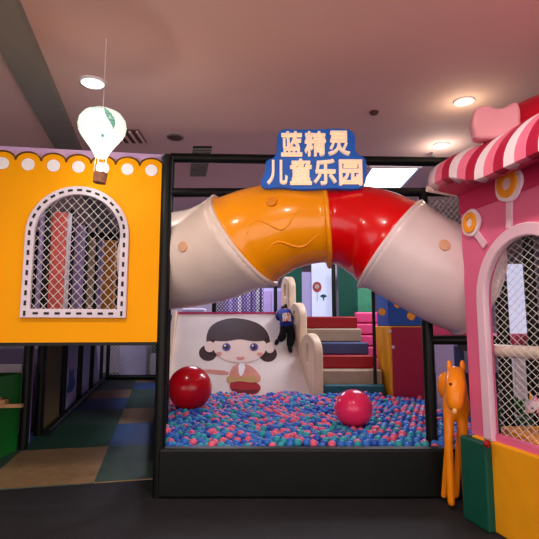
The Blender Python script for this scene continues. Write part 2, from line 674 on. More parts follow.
def flange(t, m, parent, lug=None):
    c, r, d, b, f = tube_frame(t)
    n, q_ = 56, 8
    vs, fs = [], []
    for j in range(n):
        a = 2 * PI * j / n
        rad = f * math.cos(a) + b * math.sin(a)
        R0 = r + .035
        for l in lug or ():
            dl = abs((a - math.radians(l) + PI) % (2 * PI) - PI)
            R0 += .028 * math.exp(-(dl / .1) ** 2)
        for i in range(q_):
            g = 2 * PI * i / q_
            vs.append(c + rad * (R0 - .02 + .03 * math.cos(g)) + d * .028 * math.sin(g))
    for j in range(n):
        for i in range(q_):
            j2, i2 = (j + 1) % n, (i + 1) % q_
            fs.append((j * q_ + i, j * q_ + i2, j2 * q_ + i2, j2 * q_ + i))
    return M().add(vs, fs).build('joint_ring', m, parent, True)


ctr = CT[6]
tube = T('tube_slide', 'big arched crawl tube with cream, orange, red and pale pink sections over the ball pit', 'tube slide', (ctr.x, ctr.y, ctr.z - .4))
s1 = tube_section(0, 4, 'tube_cream', tube)
s1['label'] = 'cream tube section at the left'
s2 = tube_section(4, 6, 'tube_orange', tube)
s2['label'] = 'orange tube section'
s3 = tube_section(6, 8, 'tube_red', tube)
s3['label'] = 'red tube section'
s4 = tube_section(8, 11, 'tube_pale', tube)
s4['label'] = 'pale pinkish tube section at the right'
flange(4, 'tube_cream', tube, (88, 272))
flange(6, 'tube_orange', tube, (268,))
flange(8, 'tube_pale', tube, (90, 268))
wave(2.2, 3.7, 20, 14, .9, 'tube_cream', s1)
wave(2.3, 3.4, -28, -14, .8, 'tube_cream', s1)
wave(4.3, 5.6, -4, 10, 1.5, 'tube_orange', s2)
wave(4.4, 5.7, -34, 8, 1.2, 'tube_orange', s2)
wave(8.5, 9.9, 22, 8, 1, 'tube_pale', s4)
wave(8.4, 9.9, -30, -10, 1, 'tube_pale', s4)
cap_at(3.05, 8, .055, 'tube_cap', s1)
cap_at(4.95, 22, .055, 'tube_cap_orange', s2)
cap_at(9.0, 12, .055, 'tube_cap', s4)

# pink landing board at the right mouth of the tube
a, b = W(424, 327, 5.3), W(500, 327, 5.3)
lb = M().box((a.x + .05, 5.42, W(440, 338, 5.42).z), (W(484, 320, 5.42).x, 5.5, W(440, 317, 5.42).z)).build('landing_board', 'pink_vinyl', bevel=.015)
tag(lb, 'pink padded board under the right mouth of the tube, above the rail', 'padded board')

q = W(476, 340, 5.46)
post(q.x, 5.46, 0, W(440, 338, 5.42).z, .035, 'thin black leg under the right end of the pink padded board', cap=False)
# ------------------------------------------------------------------ the sign
SY = 4.62
fs_ = Fr(W(269.5, 160, SY), (1, 0, 0))
sign = T('sign', 'blue play area sign with two lines of raised cream lettering on the tube', 'sign', tuple(W(312, 189, SY)))
out = [(277, 134), (282, 128.5), (300, 129.5), (318, 129), (349, 128), (356, 135), (355, 153), (365, 157), (367, 165), (366, 185), (358, 189.5), (330, 188),
       (300, 190), (281, 187), (264, 189), (259.5, 183), (266, 170), (265, 160), (277, 157)]
M().plate([smoothpoly([fs_.hit(*p) for p in out], 2)], fs_, .06, -.03, .008).build('backing_board', 'sign_blue', sign, True, auto=.7)


def glyph(ch, px0, py0, px1, py1):
    cu = bpy.data.curves.new('glyph', 'FONT')
    cu.body = ch
    cu.size = 1
    cu.offset = 0.0
    cu.extrude = .06
    cu.bevel_depth = .012
    cu.bevel_resolution = 1
    o = bpy.data.objects.new('glyph', cu)
    C.objects.link(o)
    bpy.context.view_layer.update()
    me = bpy.data.meshes.new_from_object(o.evaluated_get(bpy.context.evaluated_depsgraph_get()))
    xs = [v.co.x for v in me.vertices]
    ys = [v.co.y for v in me.vertices]
    ax, ay = fs_.hit(px0, py1)
    bx, by = fs_.hit(px1, py0)
    mb = M()
    hb = .012
    wx, wy = max(xs) - min(xs) + 2 * hb, max(ys) - min(ys) + 2 * hb
    for k in range(10):
        ox, oy = hb * math.cos(2 * PI * k / 10), hb * math.sin(2 * PI * k / 10)
        mb.add([fs_.pt(ax + (v.co.x - min(xs) + hb + ox) / wx * (bx - ax), ay + (v.co.y - min(ys) + hb + oy) / wy * (by - ay), v.co.z * .3 + .018 + .0001 * k) for v in me.vertices],
               [tuple(p.vertices) for p in me.polygons])
    bpy.data.objects.remove(o)
    bpy.data.curves.remove(cu)
    bpy.data.meshes.remove(me)
    mb.build('raised_character', 'sign_cream', sign)


for ch, bx in zip('蓝精灵儿童乐园', ((281, 132.5, 302, 156.5), (304.5, 132.5, 325.5, 156.5), (328, 132, 349.5, 156), (267, 161, 287.5, 185), (290, 159.5, 311.5, 185),
                                (313.5, 160, 336, 185.5), (339, 160.5, 361.5, 185.5))):
    glyph(ch, *bx)
for px in (290, 340):
    a = W(px, 172, SY + .06)
    M().box((a.x - .02, SY + .06, a.z - .02), (a.x + .02, SY + .36, a.z + .02)).build('bracket', 'black_pad', sign)

# ------------------------------------------------------------------ yellow playhouse on the left deck
A = W(158, 342, 4.82)
B = W(0, 342, 4.6)
dirx = Vector((A.x - B.x, A.y - B.y, 0)).normalized()
yf = Fr((A.x, A.y, 0), dirx)                      # x runs right, 0 at the right edge
house = T('playhouse_front', 'yellow playhouse front with scalloped top and netted arch window', 'playhouse', tuple(W(80, 342, 4.7)))
zb = A.z
zt = yf.hit(157, 161)[1]
XL = -3.2
xs = [yf.hit(px, 170)[0] for px in (151.5, 126.7, 101.9, 77, 52, 26.5, 2)]
pitch = (xs[0] - xs[6]) / 6
cen = [xs[0] - pitch * k for k in range(0, 12)]
zb_top = yf.hit(114, 164.5)[1]                     # the valleys between scallops
hw = pitch / 2
pts = [(0.012, zb), (0.012, zb_top + .04)]
edge = []
for k, cx in enumerate(cen):
    for i in range(13):
        a = PI * i / 12
        edge.append((cx + hw * math.cos(a), zb_top + .085 * math.sin(a)))
edge = [p for p in edge if p[0] > XL]
edge = [p for p in edge if p[0] < 0.012]
body = [(0.012, zb)] + [(0.012, edge[0][1])] + edge + [(XL, edge[-1][1]), (XL, zb)]
wl, wr = yf.hit(22, 300)[0], yf.hit(127, 300)[0]
wb, wt = yf.hit(75, 318)[1], yf.hit(76, 187)[1]
wc, whw = (wl + wr) / 2, (wr - wl) / 2
ws = wt - whw
fwid = .086
hole = arch(wc, whw - fwid * .5, wb + fwid * .5, ws)
M().plate([body, hole], yf, .05, -.025).build('front_panel', 'yellow_board', house)
bz_ = ws + .12
bh = whw - fwid * .5
ba = math.asin(.12 / bh)
ltop = yf.hit(140, 151.5)[1]
M().plate([[(XL, bz_)] + [(wc - bh * math.cos(ba + (PI - 2 * ba) * i / 24), ws + bh * math.sin(ba + (PI - 2 * ba) * i / 24)) for i in range(25)] + [(.012, bz_), (.012, ltop), (XL, ltop)]],
          yf, .02, -.065).build('backing_board', 'lavender', house)
M().tube([yf.pt(x, z, .004) for x, z in edge], .009, 6).build('scallop_outline', 'brown_line', house, True)
for cx in cen:
    if cx > XL + .1:
        M().plate([circ(cx - .0, zb_top - .045, .062)], yf, .012, .005, .003).build('white_dot', 'white_paint', house)
fo = M().plate([arch(wc, whw, wb, ws), arch(wc, whw - fwid, wb + fwid, ws)], yf, .05, .02, .008).build('window_frame', 'frame_white', house, True, auto=.6)
mid = whw - fwid / 2


def dash(x, z, ang):
    ca, sa = math.cos(ang), math.sin(ang)
    q = [(x + ca * a - sa * b, z + sa * a + ca * b) for a, b in ((-.024, -.011), (.024, -.011), (.024, .011), (-.024, .011))]
    M().plate([q], yf, .006, .047).build('dash_mark', 'dash_black', fo)


for i in range(1, 16):
    a = PI * i / 16
    dash(wc + mid * math.cos(a), ws + mid * math.sin(a), a + PI / 2)
nz = 8
for i in range(nz + 1):
    z = wb + fwid / 2 + (ws - wb - fwid / 2) * i / nz
    dash(wc - mid, z, PI / 2)
    dash(wc + mid, z, PI / 2)
for i in range(1, 9):
    dash(wc - mid + 2 * mid * i / 9, wb + fwid / 2, 0)
net(M(), yf, in_arch(wc, whw - fwid * .8, wb + fwid * .8, ws), wc - whw, wc + whw, wb, wt, .086, .096, .0033, -.03).build('window_net', 'net_white', house)
# thin dark strip along the bottom
M().plate([[(XL, zb - .03), (.012, zb - .03), (.012, zb + .0), (XL, zb + .0)]], yf, .05, -.025).build('bottom_strip', 'black_pad', house)

# the raised deck behind it
dk = M().obox(Vector((A.x, A.y + .08, zb - .035)), dirx * XL, DD * 9.5, (0, 0, .03)).build('deck', 'black_pad')
tag(dk, 'dark raised deck carrying the yellow playhouse above the passage', 'deck')

# things standing on the deck, seen through the window
def stand(px0, px1, py1, Y, m, name, label, cat_, group=None, depth=.1):
    a, b = W(px0, 300, Y), W(px1, 300, Y)
    o = M().box((a.x, Y, zb - .01), (b.x, Y + depth, W(px0, py1, Y).z)).build(name, m, bevel=.015)
    tag(o, label, cat_, group)
    return o


stand(47, 62, 212, 6.2, 'coral', 'soft_column', 'tall coral red padded panel behind the arch window net', 'column')
stand(62.5, 65, 212, 6.22, 'frame_white', 'slim_post', 'slim pale post touching the coral red panel behind the net', 'post')
stand(34.5, 38, 205, 6.0, 'purple_soft', 'slim_post', 'slim lilac post at the left jamb of the arch window', 'post')
stand(71, 80, 225, 6.8, 'purple_soft', 'soft_column', 'lilac padded panel in the middle of the arch window', 'column')
stand(86, 91, 238, 7.2, 'beige_vinyl', 'slim_post', 'beige post right of the lilac panel behind the net', 'post')
stand(96, 100, 238, 7.4, 'purple_soft', 'slim_post', 'slim lilac post between the beige post and the gold panel', 'post')
stand(101, 113, 240, 7.3, 'gold', 'soft_column', 'gold brown panel at the right of the arch window', 'column')
for k, (x0, x1, py, Y) in enumerate(((39, 46, 203, 6.1), (65.8, 70.5, 210, 6.75), (81, 85.5, 225, 7.1), (92, 95.5, 228, 7.6), (114, 118, 228, 7.5))):
    a, b = W(x0, 300, Y), W(x1, 300, Y)
    post((a.x + b.x) / 2, Y, zb - .01, W(60, py, Y).z, (b.x - a.x) / 2,
         ('black padded post left of the coral red panel behind the net', 'black padded post right of the coral red panel behind the net', 'black padded post right of the lilac panel behind the net',
          'thin black post left of the gold brown panel behind the net', 'thin black post at the right jamb of the arch window')[k], cap=False)
a, b = W(30, 300, 8.2), W(125, 300, 8.2)
o = tag(M().box((a.x, 8.2, zb - .01), (b.x, 8.24, W(80, 232, 8.2).z)).build('dark_screen', 'black_net'), 'dark screen closing the back of the yellow playhouse', 'screen')

# ------------------------------------------------------------------ hanging balloon lamp
BYY = 4.2
u = BYY / F
bc = W(101, 157, BYY)
lampo = T('balloon_lamp', 'glowing white paper hot air balloon lamp with a brown basket', 'lamp', tuple(W(101, 184, BYY)))
prof_px = [(6, 157), (8, 153), (11, 148), (15.5, 142), (20, 136), (23.2, 130), (24.2, 124), (23, 118), (19.5, 113), (13.5, 109.5), (6, 108), (0.3, 107.6)]
prof = [(r * u, (W(101, y, BYY).z - bc.z) * .94) for r, y in prof_px]


def prof_r(z):
    for (r0, z0), (r1, z1) in zip(prof, prof[1:]):
        if z0 <= z <= z1:
            return r0 + (r1 - r0) * (z - z0) / (z1 - z0)
    return 0


fine = []
for i in range(len(prof) - 1):
    for j in range(4):
        f_ = j / 4
        fine.append((prof[i][0] * (1 - f_) + prof[i + 1][0] * f_, prof[i][1] * (1 - f_) + prof[i + 1][1] * f_))
fine.append(prof[-1])
env = M().lathe(bc, fine, 40).build('paper_envelope', 'paper', lampo, True)
rb = M()
H = prof[-1][1]
for k in range(1, 9):
    z = H * (0.42 + .06 * k)
    r = prof_r(z) + .0015
    rb.tube([bc + Vector((r * math.cos(2 * PI * i / 40), r * math.sin(2 * PI * i / 40), z)) for i in range(41)], .0028, 5, cap=False)
rb.build('paper_ribs', 'paper_rib', env)
gm = M()


def surf(a, z, d=.003):
    r = prof_r(z) + d
    return bc + Vector((r * math.cos(a), r * math.sin(a), z))


for i in range(14):              # curved green print on the side
    z0 = H * (.48 + .4 * i / 14)
    z1 = H * (.48 + .4 * (i + 1) / 14)
    wdt = .22 * math.sin(PI * (i + .7) / 15)
    ac = math.radians(-42 - 24 * (i / 14) ** 1.5)
    gm.add([surf(ac - wdt, z0), surf(ac + wdt * .6, z0), surf(ac + wdt * .6, z1), surf(ac - wdt, z1)], [(0, 1, 2, 3)])
for k in range(5):
    a0 = math.radians(-70 - 8 * k)
    gm.add([surf(a0, H * .86), surf(a0 + .09, H * .86), surf(a0 + .09, H * .885), surf(a0, H * .885)], [(0, 1, 2, 3)])
gm.build('green_print', 'paper_green', env)
gm = M()
gm.add([surf(math.radians(-68) + .1 * math.cos(2 * PI * k / 10), H * .33 + .015 * math.sin(2 * PI * k / 10)) for k in range(10)], [tuple(range(10))])
gm.build('green_spot', 'paper_green', env)
bz0, bz1 = W(101, 183, BYY).z, W(101, 173, BYY).z
tilt = Matrix.Rotation(math.radians(6), 3, 'Y')
bcx = Vector((bc.x - .005, bc.y, bz0))
M().lathe(bcx, [(0, 0), (.055, 0), (.062, bz1 - bz0), (.052, bz1 - bz0), (.048, .015), (0, .015)], 24, tilt=tilt).build('basket', 'basket', lampo, True, auto=.6)
M().ball((bcx.x, bcx.y, bz1 + .05), (.03, .03, .045)).build('bulb', 'lamp_white', lampo, True)
for k in range(4):
    a = PI / 4 + PI / 2 * k
    M().tube([bcx + Vector((.055 * math.cos(a), .055 * math.sin(a), bz1 - bz0)), bc + Vector((.05 * math.cos(a), .05 * math.sin(a), 0))], .0025, 5).build('string', 'cord_white', lampo)
M().tube([bc + Vector((0, 0, H)), (bc.x, bc.y, CEIL)], .003, 6).build('cord', 'cord_white', lampo)
lamp('point', (bc.x, bc.y - .0, bz1 + .05), 16, (1, .95, .84), .05)

# ------------------------------------------------------------------ passage under the deck
fl_dir = DD
labels = ['black post at the left front of the passage beside the green counter', 'black post left of the olive board in the passage', 'black post right of the olive board in the passage',
          'black post left of the second lilac board in the passage', 'black post left of the third lilac board in the passage', 'farthest black post on the left side of the passage', ]
pxs = [(26, 4.5), (40, 4.5), (62.5, 3), (78, 3), (90, 2.3), (99.5, 2)]
ps = []
for k, (px, hwid) in enumerate(pxs):
    d = ray(px, 400)                         # where the sight line meets the line of posts
    # solve L0 + DD*t
    uu = d.x / d.y
    t_ = (uu * L0.y - L0.x) / (DD.x - uu * DD.y)
    q = L0 + DD * t_
    ps.append(q)
    post(q.x, q.y, 0, zb - .036, hwid * q.y / F, labels[k], cap=False)


def wallboard(i, j, f0, f1, m, z0, z1, label, off=-.02):
    a, b = ps[i].lerp(ps[j], f0), ps[i].lerp(ps[j], f1)
    o = M().obox(Vector((a.x, a.y, 0)) + DN * .02, b - a, DN * .03, (0, 0, z1 - .001)).build('wall_board', m)
    o.name = 'padded_board'
    return tag(o, label, 'padded board')


wallboard(1, 2, .12, .9, 'olive', .03, zb - .036, 'olive brown board between the second and third passage posts')
b1 = wallboard(2, 3, .15, .9, 'wall_lilac', .15, zb - .036, 'first lilac board in the passage, with a blue drawing low on it')
wallboard(3, 4, .15, .9, 'wall_lilac', .1, zb - .036, 'second lilac board in the passage, beyond the one with the blue drawing')
wallboard(4, 5, .15, .9, 'wall_lilac', .1, zb - .036, 'third and smallest lilac board deep in the passage')
wallboard(0, 1, .1, .5, 'purple_soft', .1, zb - .036, 'narrow purple board between the first two passage posts')
fr = Fr(ps[2].lerp(ps[3], .25) + DN * .015 + Vector((0, 0, .3)), fl_dir)
M().plate([smoothpoly([(0, 0), (.9, .0), (1.0, .2), (.7, .28), (.75, .5), (.5, .35), (.2, .55), (.25, .25)], 2)], fr, .01, .0).build('drawing', 'blue_vinyl', b1)
# base pipe along the posts
a, b = ps[1], ps[5] - DD * .1
a, b = a - DN * .13, b - DN * .13
tag(M().tube([(a.x, a.y, .06), (b.x, b.y, .06)], .05, 12).build('padded_pipe', 'black_pad', None, True, auto=.8), 'low black padded pipe along the foot of the passage posts', 'pipe')

# net barrier closing the passage
g0, g1 = G(106, 373, 0), G(164, 373, 0)
EY = min(g0.y, 15.5)
x0, x1 = W(108, 360, EY).x, W(165, 360, EY).x
bar = T('net_barrier', 'white net barrier with black bottom rail closing the far end of the passage', 'net barrier', ((x0 + x1) / 2, EY, 0))
M().tube([(x0, EY, .08), (x1, EY, .08)], .08, 12).build('bottom_rail', 'black_pad', bar, True, auto=.8)
M().tube([(x0, EY, 0), (x0, EY, 1.5)], .06, 12).build('upright', 'black_pad', bar, True, auto=.8)
M().tube([(x1, EY, 0), (x1, EY, 1.5)], .06, 12).build('upright', 'black_pad', bar, True, auto=.8)
fr = Fr((x0, EY, .1), (1, 0, 0))
net(M(), fr, lambda x, y: True, 0, x1 - x0, 0, 1.35, .12, .12, .006).build('net', 'net_white', bar)
o = M().box((x0, EY + 1.2, .0), (x0 + (x1 - x0) * .5, EY + 1.25, 1.5)).build('padded_board', 'wall_lilac')
tag(o, 'pale lilac board behind the net at the end of the passage', 'padded board')
o = M().box((x0 + (x1 - x0) * .45, EY + 1.5, .0), (x1 + .2, EY + 1.9, .75)).build('soft_block', 'frame_white', bevel=.05)
tag(o, 'white soft block behind the net at the end of the passage', 'soft block')
o = M().box((x0 + (x1 - x0) * .5, EY + 2.0, .0), (x1 + .3, EY + 2.1, 1.6)).build('padded_board', 'pale_green')
tag(o, 'dull green board behind the white block at the end of the passage', 'padded board')

# green counter at far left
GY = 6.0
gx1 = W(20.5, 400, GY + .6).x
gz = W(10, 377, GY).z
cnt = T('play_counter', 'green play counter with a small wooden shelf at the left edge', 'counter', (gx1 - .6, GY + .3, 0))
M().box((gx1 - 1.3, GY, 0), (gx1, GY + .6, gz)).build('body', 'green_box', cnt, bevel=.012)
sx = W(15, 410, GY - .2).x
M().hexa([(gx1 - 1.2, GY - .28, .66), (sx, GY - .05, .66), (sx, GY, .66), (gx1 - 1.2, GY, .66),
          (gx1 - 1.2, GY - .28, .7), (sx, GY - .05, .7), (sx, GY, .7), (gx1 - 1.2, GY, .7)]).build('shelf', 'wood', cnt)
for k in range(2):
    x = sx - .18 - .09 * k
    o = M().box((x - .07, GY - .1, .70), (x, GY - .01, .76 + .02 * k)).build('toy_block', 'wood', bevel=.006)
    tag(o, 'small wooden toy block on the shelf of the green counter, ' + ('nearer the passage' if k == 0 else 'nearer the photo edge'), 'toy block', 'wooden blocks on the green counter')
# fence behind the counter
FY = 7.6
x1f = W(22, 360, FY).x
fn = T('mesh_fence', 'grey mesh fence above a pale low wall behind the green counter', 'fence', (x1f - 1, FY, 0))
M().box((x1f - 2.2, FY, 0), (x1f, FY + .06, W(10, 364, FY).z)).build('low_panel', 'frame_white', fn)
fr = Fr((x1f - 2.2, FY + .03, W(10, 364, FY).z), (1, 0, 0))
net(M(), fr, lambda x, y: True, 0, 2.2, 0, .36, .06, .07, .004).build('mesh', 'net_grey', fn)
M().box((x1f - 2.2, FY + .5, 0), (x1f, FY + .55, zb - .2)).build('back_board', 'purple_soft', fn)

# ------------------------------------------------------------------ ball pit
ZB = .45
PIT_L0 = Vector((LP.x, 4.85, 0))


def pit_left(y):
    return PIT_L0.x + DD.x / DD.y * (y - PIT_L0.y) + .06


SLF = 8.62        # the slide's foot
def pit_back(x):
    if x < .68:
        return SLF + .03
    if x < 1.02:
        return 8.5
    if x < 1.9:
        return 8.54
    return 8.2


struct(M().hexa([(pit_left(4.9) - .1, 4.9, 0.0), (2.6, 4.9, 0), (2.6, 9.2, 0), (pit_left(9.2) - .1, 9.2, 0),
                 (pit_left(4.9) - .1, 4.9, ZB - .1), (2.6, 4.9, ZB - .1), (2.6, 9.2, ZB - .1), (pit_left(9.2) - .1, 9.2, ZB - .1)]).build('floor_pit', 'pit_bed'), 'bed of the ball pit')
BR_ = .043
ico = bmesh.new()
bmesh.ops.create_icosphere(ico, subdivisions=3, radius=BR_)
for f in ico.faces:
    f.smooth = True
ballmesh = {}
for cname, mname in (('blue', 'pit_blue'), ('teal', 'pit_teal'), ('pink', 'pit_pink'), ('navy', 'pit_navy')):
    me = bpy.data.meshes.new(cname + '_ball')
    ico.to_mesh(me)
    me.materials.append(K[mname])
    ballmesh[cname] = me
ico.free()
lo = bmesh.new()
bmesh.ops.create_icosphere(lo, subdivisions=2, radius=BR_)
lov = [v.co.copy() for v in lo.verts]
lof = [tuple(v.index for v in f.verts) for f in lo.faces]
lo.free()
def rest(px, py, rpx):
    Y = G(px, py + rpx * .93, ZB + .0).y
    return W(px, py, Y), rpx * Y / F


RED = rest(190, 388, 21.3)
CRI = rest(353.5, 408.5, 18.2)
spots = []
sp = .085
row = 0
y = 4.97
while y < 8.85:
    x = pit_left(y) + BR_ + (sp / 2 if row % 2 else 0)
    while x < 2.5:
        jx, jy = x + random.uniform(-.015, .015), y + random.uniform(-.015, .015)
        if jy < pit_back(jx):
            n_ = noise.noise(Vector((jx * 1.3, jy * 1.3, 3.1)))
            z = ZB - .02 + .045 * n_ + random.uniform(-.024, .024)
            z += .05 * max(0, 1 - abs(jy - 8.45) / .4) * (.6 + noise.noise(Vector((jx * 2.1, 0, 0))))
            ok = True
            if any((jx - qx) ** 2 + (jy - qy) ** 2 < .105 ** 2 for qx, qy in ((BL.x, BY), (BR.x, BY), (RP.x, RP.y), (LP.x, LP.y))):
                ok = False
            for c, r in (RED, CRI):
                if (Vector((jx, jy, z)) - c).length < r + BR_ * 1.02:
                    ok = False
            if ok:
                spots.append(Vector((jx, jy, z)))
        x += sp
    y += sp * .87
    row += 1


def pxof(p):
    d = p - CAM
    dep = d.y * CP + d.z * SP
    return 269.5 + F * d.x / dep, 269.5 - F * (-d.y * SP + d.z * CP) / dep


def colour():
    r = random.random()
    return 'blue' if r < .38 else 'navy' if r < .53 else 'teal' if r < .72 else 'pink'


vis = [p for p in spots if 166 < pxof(p)[0] < 470 and pxof(p)[1] < 446]
vis.sort(key=lambda p: p.y)
near = vis[:300]
nearset = set(id(p) for p in near)
words = {'blue': 'bright blue', 'teal': 'teal green', 'pink': 'coral pink', 'navy': 'dark blue'}
for p in near:
    c = colour()
    o = bpy.data.objects.new('plastic_ball', ballmesh[c])
    C.objects.link(o)
    o.location = p
    tag(o, '%s plastic ball in the front rows of the ball pit' % words[c], 'ball', '%s balls at the front of the pit' % words[c])
mass = M()
order = ['blue', 'teal', 'pink', 'navy']
for p in spots:
    if id(p) in nearset:
        continue
    mass.add([p + v for v in lov], lof, order.index(colour()))
ms = mass.build('plastic_balls', ['pit_blue', 'pit_teal', 'pit_pink', 'pit_navy'], None, True)
tag(ms, 'mass of small blue, teal and pink plastic balls filling the back of the pit', 'balls', None, 'stuff')

for (c, r), m, lb_, nm in ((RED, 'ball_red', 'big shiny red ball lying on the small balls before the slide', 'play_ball'), (CRI, 'ball_crimson', 'big pinkish crimson ball lying on the small balls before the steps', 'play_ball')):
    t = T(nm, lb_, 'ball', (c.x, c.y, c.z - r))
    M().ball(c, r, 48, 28).build('skin', m, t, True)
    M().lathe(c + Vector((r * .3, -r * .5, -r * .808)), [(0, .0), (.012, .0), (.012, .006), (0, .008)], 12).build('valve', m, t)

# ------------------------------------------------------------------ the wide slide
ST0, ST1 = Vector((0, SLF, .3)), Vector((0, 10.15, 1.93))
up = (ST1 - ST0).normalized()
sf = Fr(ST0, (1, 0, 0), up)
sL = ST1 - ST0
slen = sL.length
slide = T('slide', 'wide white slide with a cartoon child printed on it, running into the ball pit', 'slide', (-.6, SLF, 0))
tl, tr = sf.hit(178, 314)[0], sf.hit(284, 316)[0]
bl, br = sf.hit(168, 402)[0], sf.hit(313, 398)[0]
br_, tr_ = br, tr
surf_pts = [(bl - .02, 0), (br, 0), (tr, slen), (tl, slen)]
M().plate([surf_pts], sf, .06, -.03).build('slide_surface', 'slide_white', slide)
# pink edge along its top
e0, e1 = sf.pt(tl, slen), sf.pt(tr, slen)
M().box((e0.x, e0.y - .02, e0.z - .03), (e1.x, e0.y + .1, e0.z + .025)).build('top_edge', 'pink_vinyl', slide)
# left side rim
lf = Fr(sf.pt(bl - .02, 0, 0), (sf.pt(tl - .02, slen, 0) - sf.pt(bl - .02, 0, 0)), sf.z)
M().obox(sf.pt(bl - .1, 0, -.06), sf.pt(tl, slen) - sf.pt(bl, 0), sf.x * .09, sf.z * .16).build('side_rim', 'slide_wall', slide, bevel=.02)
# stepped right wall with three rounded tops
wa, wb_ = sf.pt(tr, slen), sf.pt(br, 0)
wd = Vector((wb_.x - wa.x, wb_.y - wa.y, 0))
wlen = wd.length
wf = Fr((wa.x, wa.y, 0) , wd)             # x runs towards the viewer; facing axis to the left or right
yy = lambda Y: (Y - wa.y) / (wb_.y - wa.y) * wlen
P = []


def bump(s0, s1, z0, zt_):
    r = (s1 - s0) / 2
    return [(s0 + r - r * math.cos(PI * i / 14), zt_ - r + r * math.sin(PI * i / 14)) for i in range(15)]


prof_w = [(yy(10.35), .0)] + bump(yy(10.35), yy(9.87), 0, 2.70) + bump(yy(9.86), yy(9.28), 0, 2.12) + bump(yy(9.27), yy(8.55), 0, 1.52) + [(yy(8.55), 0)]
slots = []
for Yc, zc, hh in ((10.08, 2.4, .13), (9.55, 1.82, .13), (8.9, 1.15, .17)):
    s_ = yy(Yc)
    slots.append([(s_ + .05 * math.cos(2 * PI * k / 20), zc + (hh - .05 if math.sin(2 * PI * k / 20) > 0 else -(hh - .05)) + .05 * math.sin(2 * PI * k / 20)) for k in range(20)])
sgn = 1 if wf.z.x > 0 else -1
M().plate([prof_w] + slots, wf, .17, .085 * sgn, .03).build('side_wall', 'slide_wall', slide, True, auto=.6)
# the printed picture: a plain cartoon child
pr = M()
PM = ['hair', 'print_skin', 'print_red', 'print_dark_red', 'print_tan', 'print_eye', 'print_dark', 'print_pink', 'white_paint']


def pshape(pts, mi, lvl, smooth=2):
    pr.plate([smoothpoly([sf.hit(*p) for p in pts], smooth)], sf, .003, .0025 + .0032 * lvl, mi=mi)


def pell(cx, cy, rx, ry, mi, lvl):
    pshape([(cx + rx * math.cos(2 * PI * k / 20), cy + ry * math.sin(2 * PI * k / 20)) for k in range(20)], mi, lvl, 0)


pell(208, 353, 9, 8, 0, 0)
pell(268, 354, 9, 8, 0, 0)
pshape([(207, 350), (206, 335), (212, 324), (228, 318), (246, 319), (262, 325), (270, 336), (270, 352), (262, 357), (214, 356)], 0, 1)
pell(209.5, 347, 5, 5.5, 1, 2)
pell(270, 348, 4.5, 5.5, 1, 2)
pshape([(213, 340), (238, 336), (266, 340), (267, 350), (259, 360), (240, 364), (222, 360), (213, 351)], 1, 2)
pshape([(211, 334), (238, 327), (267, 334), (267, 341), (252, 342), (240, 339), (226, 342), (212, 341)], 0, 3)
for ex in (226.5, 254):
    pell(ex, 347.5, 4.2, 3.8, 5, 4)
    pell(ex, 347.5, 1.9, 2.2, 6, 5)
    pell(ex - 1.3, 346.3, .9, .9, 8, 6)
pshape([(236, 357), (240, 358), (245, 357), (244, 359.5), (240, 360.5), (237, 359.5)], 7, 4, 1)
pell(219, 354, 3, 1.7, 7, 4)
pell(260, 354.5, 3, 1.7, 7, 4)
pshape([(234, 364), (248, 364), (258, 372), (262, 380), (256, 384), (228, 384), (229, 374)], 7, 1)
pshape([(238, 363), (246, 364), (243, 376), (239, 376)], 8, 2, 1)
pshape([(230, 376), (226, 378), (228, 384), (240, 381), (254, 384), (259, 379), (254, 375), (241, 379)], 4, 3)
pshape([(230, 381), (240, 379), (254, 381), (262, 387), (258, 394), (244, 397), (230, 391)], 2, 2)
pshape([(231, 388), (245, 391), (260, 389), (257, 394), (244, 397), (232, 392)], 3, 3)
pell(237, 397.5, 2.6, 2.2, 1, 1)
pell(249, 398.5, 2.6, 2.2, 1, 1)
pshape([(229, 371), (203, 369), (202, 372), (228, 376)], 7, 0, 1)
pr.build('printed_picture', PM, slide)

# platform the slide starts from
tag(M().box((-2.1, 10.28, 1.78), (.2, 12.3, 1.9)).build('deck', 'slate_vinyl'), 'raised platform behind the top edge of the white slide', 'deck')
for k, (x, y) in enumerate(((-2.0, 10.5), (.1, 12.2), (-2.0, 12.2))):
    post(x, y, 0, 1.78, .05, ('black leg post under the left of the slide platform', 'black leg post at the back right of the slide platform', 'black leg post at the back left of the slide platform')[k], cap=False)

# ------------------------------------------------------------------ child climbing the slide
def skinned(name, verts, edges, radii, m, parent, root=0, sub=2):
    me = bpy.data.meshes.new(name)
    base = parent.location if parent else Vector()
    if parent and parent.parent:
        base = base + parent.parent.location
    me.from_pydata([Vector(v) - base for v in verts], edges, [])
    o = bpy.data.objects.new(name, me)
    C.objects.link(o)
    md = o.modifiers.new('skin', 'SKIN')
    md.use_smooth_shade = True
    for i, r in enumerate(radii):
        sv = me.skin_vertices[0].data[i]
        sv.radius = (r, r) if not isinstance(r, tuple) else r
        sv.use_root = (i == root)
    o.modifiers.new('subsurf', 'SUBSURF').levels = sub
    o.modifiers['subsurf'].render_levels = sub
    me.materials.append(K[m])
    dg = bpy.context.evaluated_depsgraph_get()
    me2 = bpy.data.meshes.new_from_object(o.evaluated_get(dg))
    o.modifiers.clear()
    o.data = me2
    for p in me2.polygons:
        p.use_smooth = True
    if parent:
        o.parent = parent
    return o


def on(px, py, h):          # a point h above the slide surface along the sight line
    f2 = Fr(sf.pt(0, 0, h), sf.x, sf.y)
    a, b = f2.hit(px, py)
    return f2.pt(a, b)


